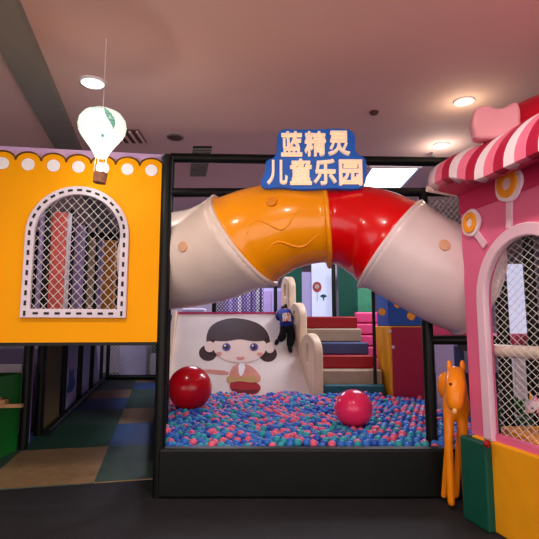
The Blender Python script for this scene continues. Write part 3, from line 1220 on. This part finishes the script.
pel, che, nek, hed = on(287, 329, .2), on(286.5, 318, .26), on(286, 312, .24), on(285.5, 310, .14)
lsh, rsh = on(280.5, 313, .23), on(292.5, 313, .23)
lel, rel = on(279, 319, .13), on(295, 316, .13)
lha, rha = on(277.5, 313, .05), on(295, 309, .07)
lhp, rhp = on(283.5, 329, .17), on(291.5, 329, .17)
lkn, rkn = on(282.5, 338, .11), on(291, 339, .12)
lan, ran = on(277.5, 340.5, .07), on(289.5, 347, .07)
lto, rto = on(276.5, 343, .05), on(290.5, 350.5, .05)
kid = T('person', 'small child in a dark blue jacket and black trousers climbing up the white slide', 'person', tuple(on(287, 340, 0)))
skinned('body', [pel, pel.lerp(che, .5), che, nek, hed, lsh, lel, lha, rsh, rel, rha, lhp, lkn, lan, lto, rhp, rkn, ran, rto],
        [(0, 1), (1, 2), (2, 3), (3, 4), (2, 5), (5, 6), (6, 7), (2, 8), (8, 9), (9, 10), (0, 11), (11, 12), (12, 13), (13, 14), (0, 15), (15, 16), (16, 17), (17, 18)],
        [.085, .08, .08, .04, .085, .045, .035, .025, .045, .035, .025, .06, .047, .035, .03, .06, .047, .035, .03], 'skin', kid)
hr = M()
hr.ball(hed + sf.z * .012 + sf.y * .02, (.1, .1, .108), 28, 18)
hr.build('hair', 'hair', kid, True)
for nm, P0, P1 in (('hand', lha, lel), ('hand', rha, rel)):
    d = (P0 - P1).normalized()
    side = d.cross(sf.z).normalized()
    hv, he, hrr = [P0 - d * .03, P0, P0 + d * .035], [(0, 1), (1, 2)], [.018, .022, .02]
    for i, a in enumerate((-1.5, -.5, .5, 1.5)):
        k = len(hv)
        hv += [P0 + d * .05 + side * .011 * a, P0 + d * (.075 - .006 * abs(a)) + side * .013 * a - sf.z * .01]
        he += [(2, k), (k, k + 1)]
        hrr += [.0075, .006]
    k = len(hv)
    hv += [P0 + d * .02 + side * .03, P0 + d * .04 + side * .04]
    he += [(1, k), (k, k + 1)]
    hrr += [.008, .007]
    skinned('hand', hv, he, hrr, 'skin', kid, 0, 1)
skinned('jacket', [pel.lerp(che, -.12), pel.lerp(che, .55), che, nek.lerp(che, .35), lsh, lel, lel.lerp(lha, .8), rsh, rel, rel.lerp(rha, .8)],
        [(0, 1), (1, 2), (2, 3), (2, 4), (4, 5), (5, 6), (2, 7), (7, 8), (8, 9)],
        [.155, .155, .15, .09, .095, .08, .055, .095, .08, .055], 'jacket_blue', kid)
skinned('trousers', [pel.lerp(che, .15), pel, lhp, lkn, lan, rhp, rkn, ran],
        [(0, 1), (1, 2), (2, 3), (3, 4), (1, 5), (5, 6), (6, 7)], [.14, .145, .115, .09, .065, .115, .09, .065], 'trousers_black', kid, 1)
for an, to in ((lan, lto), (ran, rto)):
    d = (to - an).normalized()
    skinned('shoe', [an - d * .03, an, to, to + d * .05], [(0, 1), (1, 2), (2, 3)], [.04, .045, .045, .03], 'trousers_black', kid, 0, 1)
# the printed patch on the back: a gently bulged square
cc = pel.lerp(che, .72)
ax_ = sf.x
ay_ = (che - pel).normalized()
az_ = ax_.cross(ay_).normalized()
if az_.y > 0:
    az_ = -az_
pm = M()
n = 8
vs, fs, mi = [], [], []
for i in range(n + 1):
    for j in range(n + 1):
        a, b = (i / n - .5) * .17, (j / n - .5) * .19
        vs.append(cc + ax_ * a + ay_ * b + az_ * (math.sqrt(max(.0001, .165 ** 2 - a * a))))
rnd = random.Random(3)
for i in range(n):
    for j in range(n):
        k = i * (n + 1) + j
        pm.v or None
        fs.append((k, k + 1, k + n + 2, k + n + 1))
        mi.append(1 if rnd.random() < .45 and 0 < i < n - 1 else 0)
pm.v = [Vector(v) for v in vs]
pm.f = fs
pm.m = mi
pm.build('back_print', ['patch_white', 'patch_orange'], kid, True)['label'] = 'white and orange print on the back of the jacket'

# ------------------------------------------------------------------ soft steps beside the slide
steps = [('teal_vinyl', 385, 393.5, 384, 8.6, 'low teal soft step at the foot of the padded stairs'),
         ('beige_vinyl', 370, 386, 382, 8.78, 'beige soft step above the teal one, the lower of two beige steps'),
         ('red_vinyl', 355.5, 370, 374, 9.08, 'red soft step above the lower beige step'),
         ('slate_vinyl', 342.5, 355.5, 369, 9.36, 'slate blue soft step in the middle of the padded stairs'),
         ('beige_vinyl', 328.5, 342.5, 362, 9.64, 'beige soft step under the top red step'),
         ('red_vinyl_dark', 316.5, 328.5, 358, 9.92, 'topmost red soft step of the padded stairs')]
prev = 0.0
for i, (m, y0, y1, xr, Y, lb_) in enumerate(steps):
    zt_ = W(330, y0, Y).z
    x0 = wb_.x + .19 if i < 2 else wa.x + (wb_.x - wa.x) * (Y - wa.y) / (wb_.y - wa.y) + .19
    Yb = 8.775 if i == 0 else 10.28
    b = M().box((x0, Y, 0 if i < 2 else prev), (W(xr, 350, Y).x, Yb, zt_)).build('soft_step', m, bevel=.035)
    tag(b, lb_, 'step', 'soft steps beside the slide')
    prev = zt_

# pink padded wall and post at their right
a, b = W(356, 340, 10.4), W(378, 340, 10.4)
pw = T('padded_wall', 'pink quilted padded wall right of the upper soft steps', 'padded wall', ((a.x + b.x) / 2, 10.4, 0))
for k in range(6):
    z0 = .5 + k * .245
    M().box((a.x, 10.4, z0), (b.x + .3, 10.5, z0 + .235)).build('cushion_row', 'pink_vinyl', pw, bevel=.04)
M().box((a.x, 10.45, 0), (b.x + .3, 10.52, 1.96)).build('back_sheet', 'crimson_vinyl', pw)
q = W(374, 330, 8.75)
post(q.x, q.y, 0, W(374, 292, 8.75).z, .03, 'thin black post between the soft steps and the crimson box tower')

# ------------------------------------------------------------------ box tower
TY = 8.3
x0, x1, x2 = W(377, 350, TY + .75).x, W(390.5, 350, TY).x, W(425, 350, TY).x
zt1 = W(400, 326, TY).z
zt2 = W(400, 285, TY).z
tower = T('box_tower', 'crimson and yellow padded box tower with a blue patterned top', 'play tower', ((x1 + x2) / 2, TY + .4, 0))
M().hexa([(x1, TY, 0), (x2, TY, 0), (x2, TY + .9, 0), (x0 + .1, TY + .9, 0), (x1 - .02, TY, zt1), (x2, TY, zt1), (x2, TY + .9, zt1), (x0, TY + .9, zt1)]).build('body', 'yellow_vinyl', tower, bevel=.02)
M().box((x1 + .02, TY - .035, 0), (x2 - .05, TY + .0, zt1 - .02)).build('front_cushion', 'crimson_vinyl', tower, bevel=.012)
tp = M().box((x0 + .05, TY + .03, zt1), (x2, TY + .9, zt2)).build('blue_top', 'blue_vinyl', tower, bevel=.02)
fr = Fr((x0, TY + .028, 0), (1, 0, 0))
for px, py, r, m in ((382, 312, .075, 'flower_orange'), (411, 316, .085, 'flower_orange'), (397, 305, .06, 'yellow_vinyl')):
    cx, cy = fr.hit(px, py)
    M().plate([smoothpoly([(cx - r, cy), (cx - r * .3, cy + r), (cx + r * .4, cy + r * .8), (cx + r, cy + r * .1), (cx + r * .3, cy - r), (cx - r * .4, cy - r * .7)], 2)], fr, .012, .004).build('patch', m, tp)
fr = Fr((x0, TY - .04, 0), (1, 0, 0))
for px, py in ((390, 331), (393, 347)):
    cx, cy = fr.hit(px, py)
    M().plate([circ(cx, cy, .028, 14)], fr, .012, .002).build('button', 'frame_white', tower)

# ------------------------------------------------------------------ play structure far behind
YB = 12.6


def board(px0, px1, py0, py1, Y, m, name, label, cat_, d=.06, floor=True):
    a, b = W(px0, 300, Y), W(px1, 300, Y)
    z0 = 0.0 if floor else W(px0, py1, Y).z
    o = M().box((a.x, Y, z0), (b.x, Y + d, W(px0, py0, Y).z)).build(name, m)
    return tag(o, label, cat_)


dp = board(312, 334, 262, 316, YB, 'lit_panel', 'lit_panel', 'glowing white panel with balloon and tree stickers behind the soft steps', 'light panel')
fr = Fr((0, YB - .004, 0), (1, 0, 0))
cx, cy = fr.hit(317, 287)
st = M().plate([circ(cx, cy, .12, 24, .14)], fr, .008).build('balloon_sticker', 'sticker_red', dp)
M().plate([circ(cx, cy + .01, .06, 16)], fr, .008, .004).build('sticker_centre', 'print_skin', st)
M().plate([[(cx - .006, cy - .14), (cx + .006, cy - .14), (cx + .012, cy - .36), (cx, cy - .36)]], fr, .008).build('sticker_string', 'sticker_red', st)
cx, cy = fr.hit(323.5, 297)
M().plate([smoothpoly([(cx - .1, cy), (cx - .05, cy + .07), (cx + .05, cy + .07), (cx + .1, cy), (cx + .02, cy - .01), (cx + .015, cy - .1), (cx - .015, cy - .1), (cx - .02, cy - .01)], 1)], fr, .008).build('tree_sticker', 'sticker_green', dp)
board(301, 311.5, 272, 316, YB + .1, 'wall_lilac', 'wall_board', 'pale lilac board left of the glowing sticker panel', 'board')
bpy.data.objects['wall_board'].name = 'lilac_board'
board(285, 302, 255, 316, YB - .4, 'deep_green', 'green_board', 'dark green board left of the glowing sticker panel, behind the slide wall', 'board')
board(338.5, 364, 268, 316, YB - .4, 'deep_green', 'green_board', 'dark green board right of the glowing sticker panel', 'board')
board(334.7, 337.5, 262, 316, YB + .05, 'frame_white', 'slim_post', 'slim white post right of the glowing sticker panel', 'post')
board(358, 373, 286, 330, 11.4, 'pale_green', 'green_board', 'pale mottled green board above the pink padded wall', 'board')
q = W(333.8, 300, YB - .5)
post(q.x, q.y, 0, W(334, 258, YB - .5).z, .05, 'black post beside the right edge of the glowing sticker panel', cap=False)
lil = board(262, 283, 288, 316, YB + .4, 'wall_lilac', 'lilac_doors', 'lilac cabinet doors behind the top of the slide', 'cabinet')
for px0, px1 in ((264, 271.5), (273, 281)):
    fr = Fr((0, YB + .395, 0), (1, 0, 0))
    a, b = fr.hit(px0, 314), fr.hit(px1, 291)
    M().plate([[a, (b[0], a[1]), b, (a[0], b[1])]], fr, .02).build('door', 'lavender', lil)
q = W(275.5, 300, YB - .2)
post(q.x, q.y, 0, W(275, 262, YB - .2).z, .045, 'black post in front of the lilac cabinet doors', cap=False)
q = W(214, 310, 11.2)
post(q.x, q.y, 1.9, W(214, 250, 11.2).z, .05, 'black post standing on the platform at the left under the cream tube', cap=False)
a, b = W(216, 300, 11.3), W(264, 300, 11.3)
fr = Fr((a.x, 11.3, 1.9), (1, 0, 0))
tag(net(M(), fr, lambda x, y: True, 0, b.x - a.x, 0, 1.0, .075, .09, .008).build('safety_net', 'black_net'), 'black safety net behind the top of the slide', 'net')
board(225, 262, 284, 316, YB + .8, 'purple_soft', 'back_board', 'dim purple board behind the black safety net', 'board')
for k, px in enumerate((229, 238, 247, 256)):
    o = board(px, px + 3.5, 284, 316, YB + .7, 'frame_white' if k % 2 else 'lavender', 'slim_post', 'pale upright strip behind the black safety net, %s from the left' % ('first', 'second', 'third', 'fourth')[k], 'post')
    o['group'] = 'pale strips behind the black net'
a, b = W(182, 312, 11.0), W(205, 312, 11.0)
o = M().box((a.x, 11.0, 1.9), (b.x, 11.3, W(190, 308.5, 11.0).z)).build('soft_block', 'frame_white', bevel=.03)
tag(o, 'low white soft block on the platform at the left of the slide top', 'soft block')
# wall behind it all
o = M().box((-3.2, 14.3, 0), (2.6, 14.4, 2.75)).build('back_board', 'wall_paint')
tag(o, 'long dim partition board at the back of the play structure', 'board')

# ------------------------------------------------------------------ pink house at the right
PA = W(465, 300, 4.3)
pf = Fr((PA.x, PA.y, 0), -DD)             # x runs towards the viewer, facing the pit
if pf.z.x > 0:
    FS = -1
else:
    FS = 1
zk = W(470, 434.5, 4.25).z
ztop = W(465, 159, 4.3).z
phouse = T('pink_playhouse', 'pink playhouse wall with arched net window, flowers and striped awning', 'playhouse', (PA.x, PA.y - .7, 0))
acx = pf.hit(529, 300)[0]
ahw = acx - pf.hit(480, 300)[0]
atop = pf.hit(527, 222.5)[1]
asp = atop - ahw
afw = .10
PLEN = acx * 2 + .1
M().plate([[(0, zk), (PLEN, zk), (PLEN, ztop - .1), (0, ztop - .1)], [(acx - ahw + afw * .5, zk + .05)] + arch(acx, ahw - afw * .5, zk + .05, asp)[1:-1] + [(acx + ahw - afw * .5, zk + .05)]], pf, .07, -.035 * FS).build('side_panel', 'pink_board', phouse)
M().plate([arch(acx, ahw, zk, asp), arch(acx, ahw - afw, zk - .01, asp)] if False else [[(acx - ahw, zk)] + arch(acx, ahw, zk, asp)[1:-1] + [(acx + ahw, zk), (acx + ahw - afw, zk)] + list(reversed(arch(acx, ahw - afw, zk, asp)))[1:-1] + [(acx - ahw + afw, zk)]], pf, .06, .012 * FS, .012).build('window_frame', 'pale_pink', phouse, True, auto=.6)
net(M(), pf, in_arch(acx, ahw - afw * .7, zk, asp), acx - ahw, acx + ahw, zk, atop, .088, .062, .0025, -.06 * FS).build('window_net', 'net_white', phouse)
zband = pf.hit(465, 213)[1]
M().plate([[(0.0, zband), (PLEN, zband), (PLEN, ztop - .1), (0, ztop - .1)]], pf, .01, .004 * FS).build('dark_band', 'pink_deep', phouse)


def flower(px, py, r, stem):
    cx, cy = pf.hit(px, py)
    pet = M().plate([[(cx + r * (1 + .03 * math.cos(5 * 2 * PI * k / 60)) * math.cos(2 * PI * k / 60), cy + r * (1 + .03 * math.cos(5 * 2 * PI * k / 60)) * math.sin(2 * PI * k / 60)) for k in range(60)]],
                    pf, .03, .022 * FS, .006).build('flower', 'aw_white', phouse, True, auto=.6)
    M().plate([circ(cx, cy, r * .76), circ(cx, cy, r * .34)], pf, .03, .036 * FS, .006).build('petal_ring', 'flower_orange', pet, True, auto=.6)
    (sx_, sy_), (ex_, ey_) = pf.hit(*stem[0]), pf.hit(*stem[1])
    d = Vector((ex_ - sx_, ey_ - sy_)).normalized()
    nn = Vector((-d.y, d.x)) * .028
    M().plate([[(sx_ + nn.x, sy_ + nn.y), (sx_ - nn.x, sy_ - nn.y), (ex_ - nn.x, ey_ - nn.y), (ex_ + nn.x, ey_ + nn.y)]], pf, .02, .014 * FS).build('stem', 'pale_pink', phouse)


flower(511, 184, .145, ((511, 196), (511, 228)))
flower(473.5, 223, .12, ((477, 232), (487, 246)))
# awning with alternating stripes
AE = .31
zl, zu = W(465, 190, 4.3).z - .0, ztop


def droop(sv):
    u_ = max(0, min(1, (sv - .2) / .5))
    return .15 * u_ * u_ * (3 - 2 * u_)


def ap3(sv, z, e):
    return pf.pt(sv, z - droop(sv) * min(1, e / AE), FS * e)


def aw_prof():
    p = []
    for i in range(11):
        a = PI / 2 * i / 10
        p.append((AE * math.sin(a) ** 1.15 if a > 0 else 0, zl + .02 + (zu - zl - .02) * math.cos(a) ** .8 if i < 10 else zl + .02))
    return p


pp = aw_prof()
aw = M()
strp = .108
ns = int(PLEN / strp) + 1
for k in range(ns):
    s0, s1 = k * strp - .02, (k + 1) * strp - .02
    mi = k % 3
    for (e0_, z0_), (e1_, z1_) in zip(pp, pp[1:]):
        aw.add([ap3(s0, z0_, e0_), ap3(s1, z0_, e0_), ap3(s1, z1_, e1_), ap3(s0, z1_, e1_)], [(0, 1, 2, 3)], mi)
    # hanging valance folded back under the eave
    e1_, z1_ = pp[-1]
    zz = z1_ - .035
    aw.add([ap3(s0, z1_, e1_), ap3(s1, z1_, e1_), ap3(s1, zz, e1_ - .05), ap3((s0 + s1) / 2, zz - .02, e1_ - .06), ap3(s0, zz, e1_ - .05)], [(0, 1, 2, 3, 4)], mi)
o = aw.build('awning', ['aw_white', 'aw_pink', 'aw_red'], phouse, True, weld=True, auto=.6)
md = o.modifiers.new('shell', 'SOLIDIFY')
md.thickness = .015
# awning underside
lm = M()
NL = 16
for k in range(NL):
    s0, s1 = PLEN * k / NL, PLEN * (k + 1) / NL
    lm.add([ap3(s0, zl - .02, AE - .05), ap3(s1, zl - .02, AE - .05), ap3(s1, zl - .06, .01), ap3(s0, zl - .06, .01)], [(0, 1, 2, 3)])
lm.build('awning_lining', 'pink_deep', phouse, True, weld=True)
# white tube along the awning's far end
M().tube([pf.pt(-.03, zl + .0, FS * AE), pf.pt(-.03, zl - .03, FS * .02)], .03, 10).build('awning_bar', 'tube_cream', phouse, True, auto=.8)
# roof slab, plinth, inner rail
M().obox(pf.pt(0, ztop - .1, 0), -DD * PLEN, DN * -1.3, (0, 0, .08)).build('roof', 'pink_board', phouse)
M().obox(pf.pt(0.03, 0, .03 * FS), -DD * PLEN, DN * -.1, (0, 0, zk)).build('plinth', 'yellow_vinyl', phouse, bevel=.02)
M().obox(pf.pt(-.05, 0, .09 * FS), -DD * .34, DN * -.1, (0, 0, zk - .02)).build('plinth_pad', 'deep_green', phouse, bevel=.02)
M().ball(pf.pt(.33, zk - .01, .1 * FS), .03, 12, 8).build('plinth_knob', 'red_vinyl', phouse, True)
zp = W(510, 351, 4.0).z
M().tube([pf.pt(.02, zp, -.13 * FS), pf.pt(PLEN, zp, -.13 * FS)], .052, 14).build('inner_rail', 'tube_cream', phouse, True, auto=.8)
M().obox(pf.pt(.03, 0, -.1 * FS), -DD * .09, DN * -.06, (0, 0, zp - .06)).build('inner_post', 'frame_white', phouse)

# puffy pink bow and red dome on the roof
rz = ztop - .02
bq = Fr(W(494, 140, 3.72), (1, -.15, 0))
bw = T('bow_ornament', 'puffy translucent pink bow shape standing on the pink playhouse roof', 'ornament', (bq.o.x, bq.o.y, rz))
ol = [(471, 118), (474, 110), (484, 107), (494, 111), (503, 110), (512, 103.5), (518, 107), (519, 122), (518, 136), (505, 141), (478, 142), (472, 140), (473, 138), (470, 128)]
M().plate([smoothpoly([bq.hit(*p) for p in ol], 2)], bq, .12, 0, .03).build('puff', 'puff_pink', bw, True, auto=.7)
dme = W(553, 150, 4.25)
dt = T('roof_dome', 'shiny red rounded dome on the pink playhouse roof at the right edge', 'ornament', (dme.x, dme.y, rz))
M().lathe((dme.x, dme.y, rz), [(.47, 0), (.5, .12), (.5, .26), (.45, .4), (.34, .5), (.18, .56), (0, .58)], 40).build('dome', 'dome_red', dt, True)
M().lathe((dme.x, dme.y, rz + .57), [(.0, .05), (.04, .04), (.05, .0)], 20).build('knob', 'aw_white', dt, True)

# things inside and behind the pink house
def dpost(px, hwid, Y, label):
    q = W(px, 300, Y)
    return post(q.x, Y, 0, 3.2, hwid * Y / F, label, cap=False)


dpost(501.5, 6, 5.45, 'wide black padded post behind the net of the pink playhouse')
dpost(531, 5.5, 5.45, 'black padded post behind the net at the right edge of the photo')
o = board(508, 526, 264, 346, 7.4, 'lit_panel', 'lit_panel', 'bluish glowing panel between the two black posts behind the pink net', 'light panel', floor=False)
o = M().box((W(508, 300, 7.35).x, 7.3, .0), (W(526, 300, 7.35).x, 7.38, W(510, 358, 7.35).z)).build('back_board', 'frame_white')
tag(o, 'greyish white board under the bluish glowing panel behind the net', 'board')
o = M().box((W(508, 300, 7.35).x, 7.3, W(510, 358, 7.35).z + .001), (W(526, 300, 7.35).x + .8, 7.46, W(510, 346, 7.35).z)).build('deck', 'black_pad')
tag(o, 'dark deck edge under the bluish glowing panel', 'deck')
o = M().box((W(507, 340, 5.7).x, 5.6, W(510, 346, 5.6).z), (3.4, 6.3, W(510, 334, 5.6).z)).build('cushion', 'pink_vinyl', bevel=.05)
tag(o, 'bright pink cushion on the deck inside the pink playhouse', 'cushion')
o = M().box((W(484, 340, 5.6).x, 5.58, W(510, 346, 5.6).z - .08), (3.45, 6.4, W(510, 346, 5.6).z)).build('deck', 'black_pad')
tag(o, 'dark deck carrying the bright pink cushion', 'deck')
for k, x in enumerate((2.75, 3.35)):
    post(x, 6.3, 0, W(510, 346, 5.6).z - .08, .04, ('black leg under the pink cushion deck, nearer the tube', 'black leg under the pink cushion deck, at the far right')[k], cap=False)
# orange platform with the unicorn
uz = W(530, 437, 4.15).z
upx = W(509, 430, 4.45).x
o = M().box((upx, 4.02, 0), (upx + 1.1, 4.62, uz)).build('toy_stand', 'flower_orange', bevel=.02)
tag(o, 'orange box stand inside the pink playhouse under the unicorn', 'stand')
ue = .0
uc = W(545, 420, 4.25)
uni = T('toy_unicorn', 'small white toy unicorn with pink mane behind the net at the right edge', 'toy', (uc.x, 4.25, uz))
hq = W(532, 409, 4.25)
skinned('body', [(uc.x + .2, 4.25, uz + .17), (uc.x + .1, 4.25, uz + .17), (uc.x - .0, 4.25, uz + .19), (uc.x - .05, 4.25, uz + .27), (hq.x + .0, 4.25, hq.z + .03), (hq.x - .045, 4.25, hq.z - .03),
                 (uc.x + .02, 4.21, uz + .1), (uc.x + .02, 4.21, uz + .015), (uc.x + .02, 4.29, uz + .1), (uc.x + .02, 4.29, uz + .015),
                 (uc.x + .2, 4.21, uz + .1), (uc.x + .2, 4.21, uz + .015), (uc.x + .2, 4.29, uz + .1), (uc.x + .2, 4.29, uz + .015)],
        [(0, 1), (1, 2), (2, 3), (3, 4), (4, 5), (2, 6), (6, 7), (2, 8), (8, 9), (0, 10), (10, 11), (0, 12), (12, 13)],
        [.07, .075, .07, .05, .055, .033, .028, .024, .028, .024, .03, .024, .03, .024], 'unicorn_white', uni)
M().lathe((hq.x - .005, 4.25, hq.z + .08), [(.014, 0), (.008, .035), (0, .07)], 10).build('horn', 'yellow_vinyl', uni, True)
for s in (-1, 1):
    M().lathe((hq.x + .025, 4.25 + s * .028, hq.z + .065), [(.016, 0), (.012, .03), (0, .055)], 8).build('ear', 'unicorn_pink', uni, True)
    M().ball((hq.x - .02, 4.25 + s * .045, hq.z + .015), .01, 10, 8).build('eye', 'unicorn_purple', uni, True)
mn = M()
for k in range(5):
    mn.ball((hq.x + .045 + .012 * k, 4.25, hq.z + .06 - .035 * k), (.03, .028, .03), 12, 8)
mn.build('mane', 'unicorn_pink', uni, True)
# artificial plants
for k, (px, py, Y) in enumerate(((497, 402, 5.95), (515, 396, 6.6), (536, 398, 5.95))):
    q = W(px, py, Y)
    t = T('artificial_plant', ('green artificial plant beside the wide black post behind the net', 'green artificial plant under the glowing panel behind the net', 'green artificial plant at the right edge behind the net')[k], 'plant', (q.x, Y, 0))
    lv_ = M()
    r_ = random.Random(k)
    for i in range(60):
        a, e = r_.uniform(0, 2 * PI), r_.uniform(.0, 1.3)
        d = Vector((math.cos(a) * math.cos(e), math.sin(a) * math.cos(e), math.sin(e)))
        c0 = Vector((q.x, Y, .45)) + d * .05
        c1 = c0 + d * r_.uniform(.14, .24)
        s_ = d.cross(Vector((0, 0, 1))).normalized() * .035
        m_ = c0.lerp(c1, .5) + Vector((0, 0, .02))
        lv_.add([c0, m_ + s_, c1, m_ - s_], [(0, 1, 2, 3)])
    lv_.build('leaves', 'leaf', t)
    M().lathe((q.x, Y, 0), [(0, 0), (.1, 0), (.13, .42), (.11, .42), (0, .4)], 16).build('pot', 'teal_vinyl', t, True, auto=.6)

# lilac panels and blue drum seen above the orange animal
o = board(434, 452, 344, 366, 7.9, 'wall_lilac', 'lilac_board', 'lilac board between the front post and the orange animal', 'board')
q = W(459, 356, 7.0)
o = M().lathe((q.x, 7.0, 0), [(0, 0), (.07, 0), (.07, W(459, 346, 7.0).z), (0, W(459, 346, 7.0).z)], 20).build('padded_column', 'slate_vinyl', None, True, auto=.6)
tag(o, 'bluish grey round column behind the orange animal', 'post')

# ------------------------------------------------------------------ orange bouncy animal
AY = 4.5
def ap(px, py, dy=0.0):
    return W(px, py, AY + dy)
bz = ap(455, 440)
an = T('toy_horse', 'orange plastic toy horse with upright ears standing left of the pink playhouse', 'toy', (ap(455, 400).x, AY, 0))
hipc = ap(456, 398)
skinned('body', [ap(456, 404, .1), ap(455.5, 392, .04), ap(455.5, 380), ap(455.5, 371, -.03), ap(455.5, 386, -.16), ap(455, 399, -.2), ap(454.5, 413, -.2),
                 ap(449.5, 418, .02), ap(448.5, 440, .0), Vector((ap(448.5, 440).x, AY, .03)),
                 ap(462, 418, .02), ap(464, 440, .0), Vector((ap(464, 440).x, AY, .03)),
                 ap(451, 404, .14), ap(450, 420, .17), Vector((ap(449, 440).x, AY + .2, .03)), ap(460, 404, .14), ap(461, 420, .17), Vector((ap(461, 440).x, AY + .2, .03)), ap(456, 398, .12)],
        [(0, 1), (1, 2), (2, 3), (3, 4), (4, 5), (5, 6), (0, 7), (7, 8), (8, 9), (0, 10), (10, 11), (11, 12), (0, 19), (19, 13), (13, 14), (14, 15), (19, 16), (16, 17), (17, 18)],
        [.125, .115, .1, .085, .095, .085, .06, .055, .04, .034, .055, .04, .034, .05, .035, .03, .05, .035, .03, .12], 'toy_orange', an)
for px in (449.5, 462.5):
    e = ap(px, 366.5, -.02)
    M().ball(e, (.026, .018, .058), 16, 12).build('ear', 'toy_orange', an, True)
for px in (450.5, 460.5):
    M().ball(ap(px, 384, -.215), .012, 10, 8).build('eye', 'toy_black', an, True)
M().ball(ap(454.6, 411, -.245), (.02, .012, .026), 12, 8).build('nose', 'toy_cream', an, True)
M().ball(ap(445.5, 386, .12), (.075, .1, .13), 20, 14).build('saddle', 'toy_orange', an, True)

# ------------------------------------------------------------------ light
w = bpy.data.worlds.new('hall_light')
bpy.context.scene.world = w
w.use_nodes = True
w.node_tree.nodes['Background'].inputs['Color'].default_value = (1.0, .84, .83, 1)
w.node_tree.nodes['Background'].inputs['Strength'].default_value = 2.3


def ceiling_lamp(x, y, energy, col, label):
    t = T('ceiling_light', label, 'ceiling light', (x, y, CEIL))
    M().lathe((x, y, CEIL), [(.12, 0), (.15, 0), (.15, -.012), (.12, -.02)], 32).build('trim_ring', 'white_paint', t, True)
    M().lathe((x, y, CEIL - .006), [(0, 0), (.12, 0), (.12, -.004), (0, -.006)], 32).build('diffuser', 'lamp_white', t)
    lamp('spot', (x, y, CEIL - .06), energy, col, .12)


WARM = (1, .84, .74)
ceiling_lamp(-1.6, 2.3, 230, WARM, 'round ceiling light in front of the yellow playhouse, above the photo')
ceiling_lamp(.5, 2.3, 230, WARM, 'round ceiling light in front of the sign, above the photo')
ceiling_lamp(2.6, 2.2, 110, (1, .8, .78), 'round ceiling light in front of the pink playhouse, above the photo')
ceiling_lamp(-1.95, 5.0, 110, (1, .93, .9), 'added round light above the yellow playhouse, to brighten the columns inside')  # extra fixture put in to brighten the columns behind the window net
lamp('area', (-1.2, 11.5, CEIL - .1), 150, (.8, .78, 1), 1.2)
lamp('area', (-5.6, 11, CEIL - .1), 140, (.86, .82, 1), 1.2)
lamp('area', (3.2, 10, CEIL - .1), 90, (.8, .82, 1), 1.2)


vs_ = bpy.context.scene.view_settings
vs_.view_transform = 'Standard'
vs_.look = 'None'
vs_.exposure = 0.0
vs_.gamma = 1.0
vs_.use_curve_mapping = False
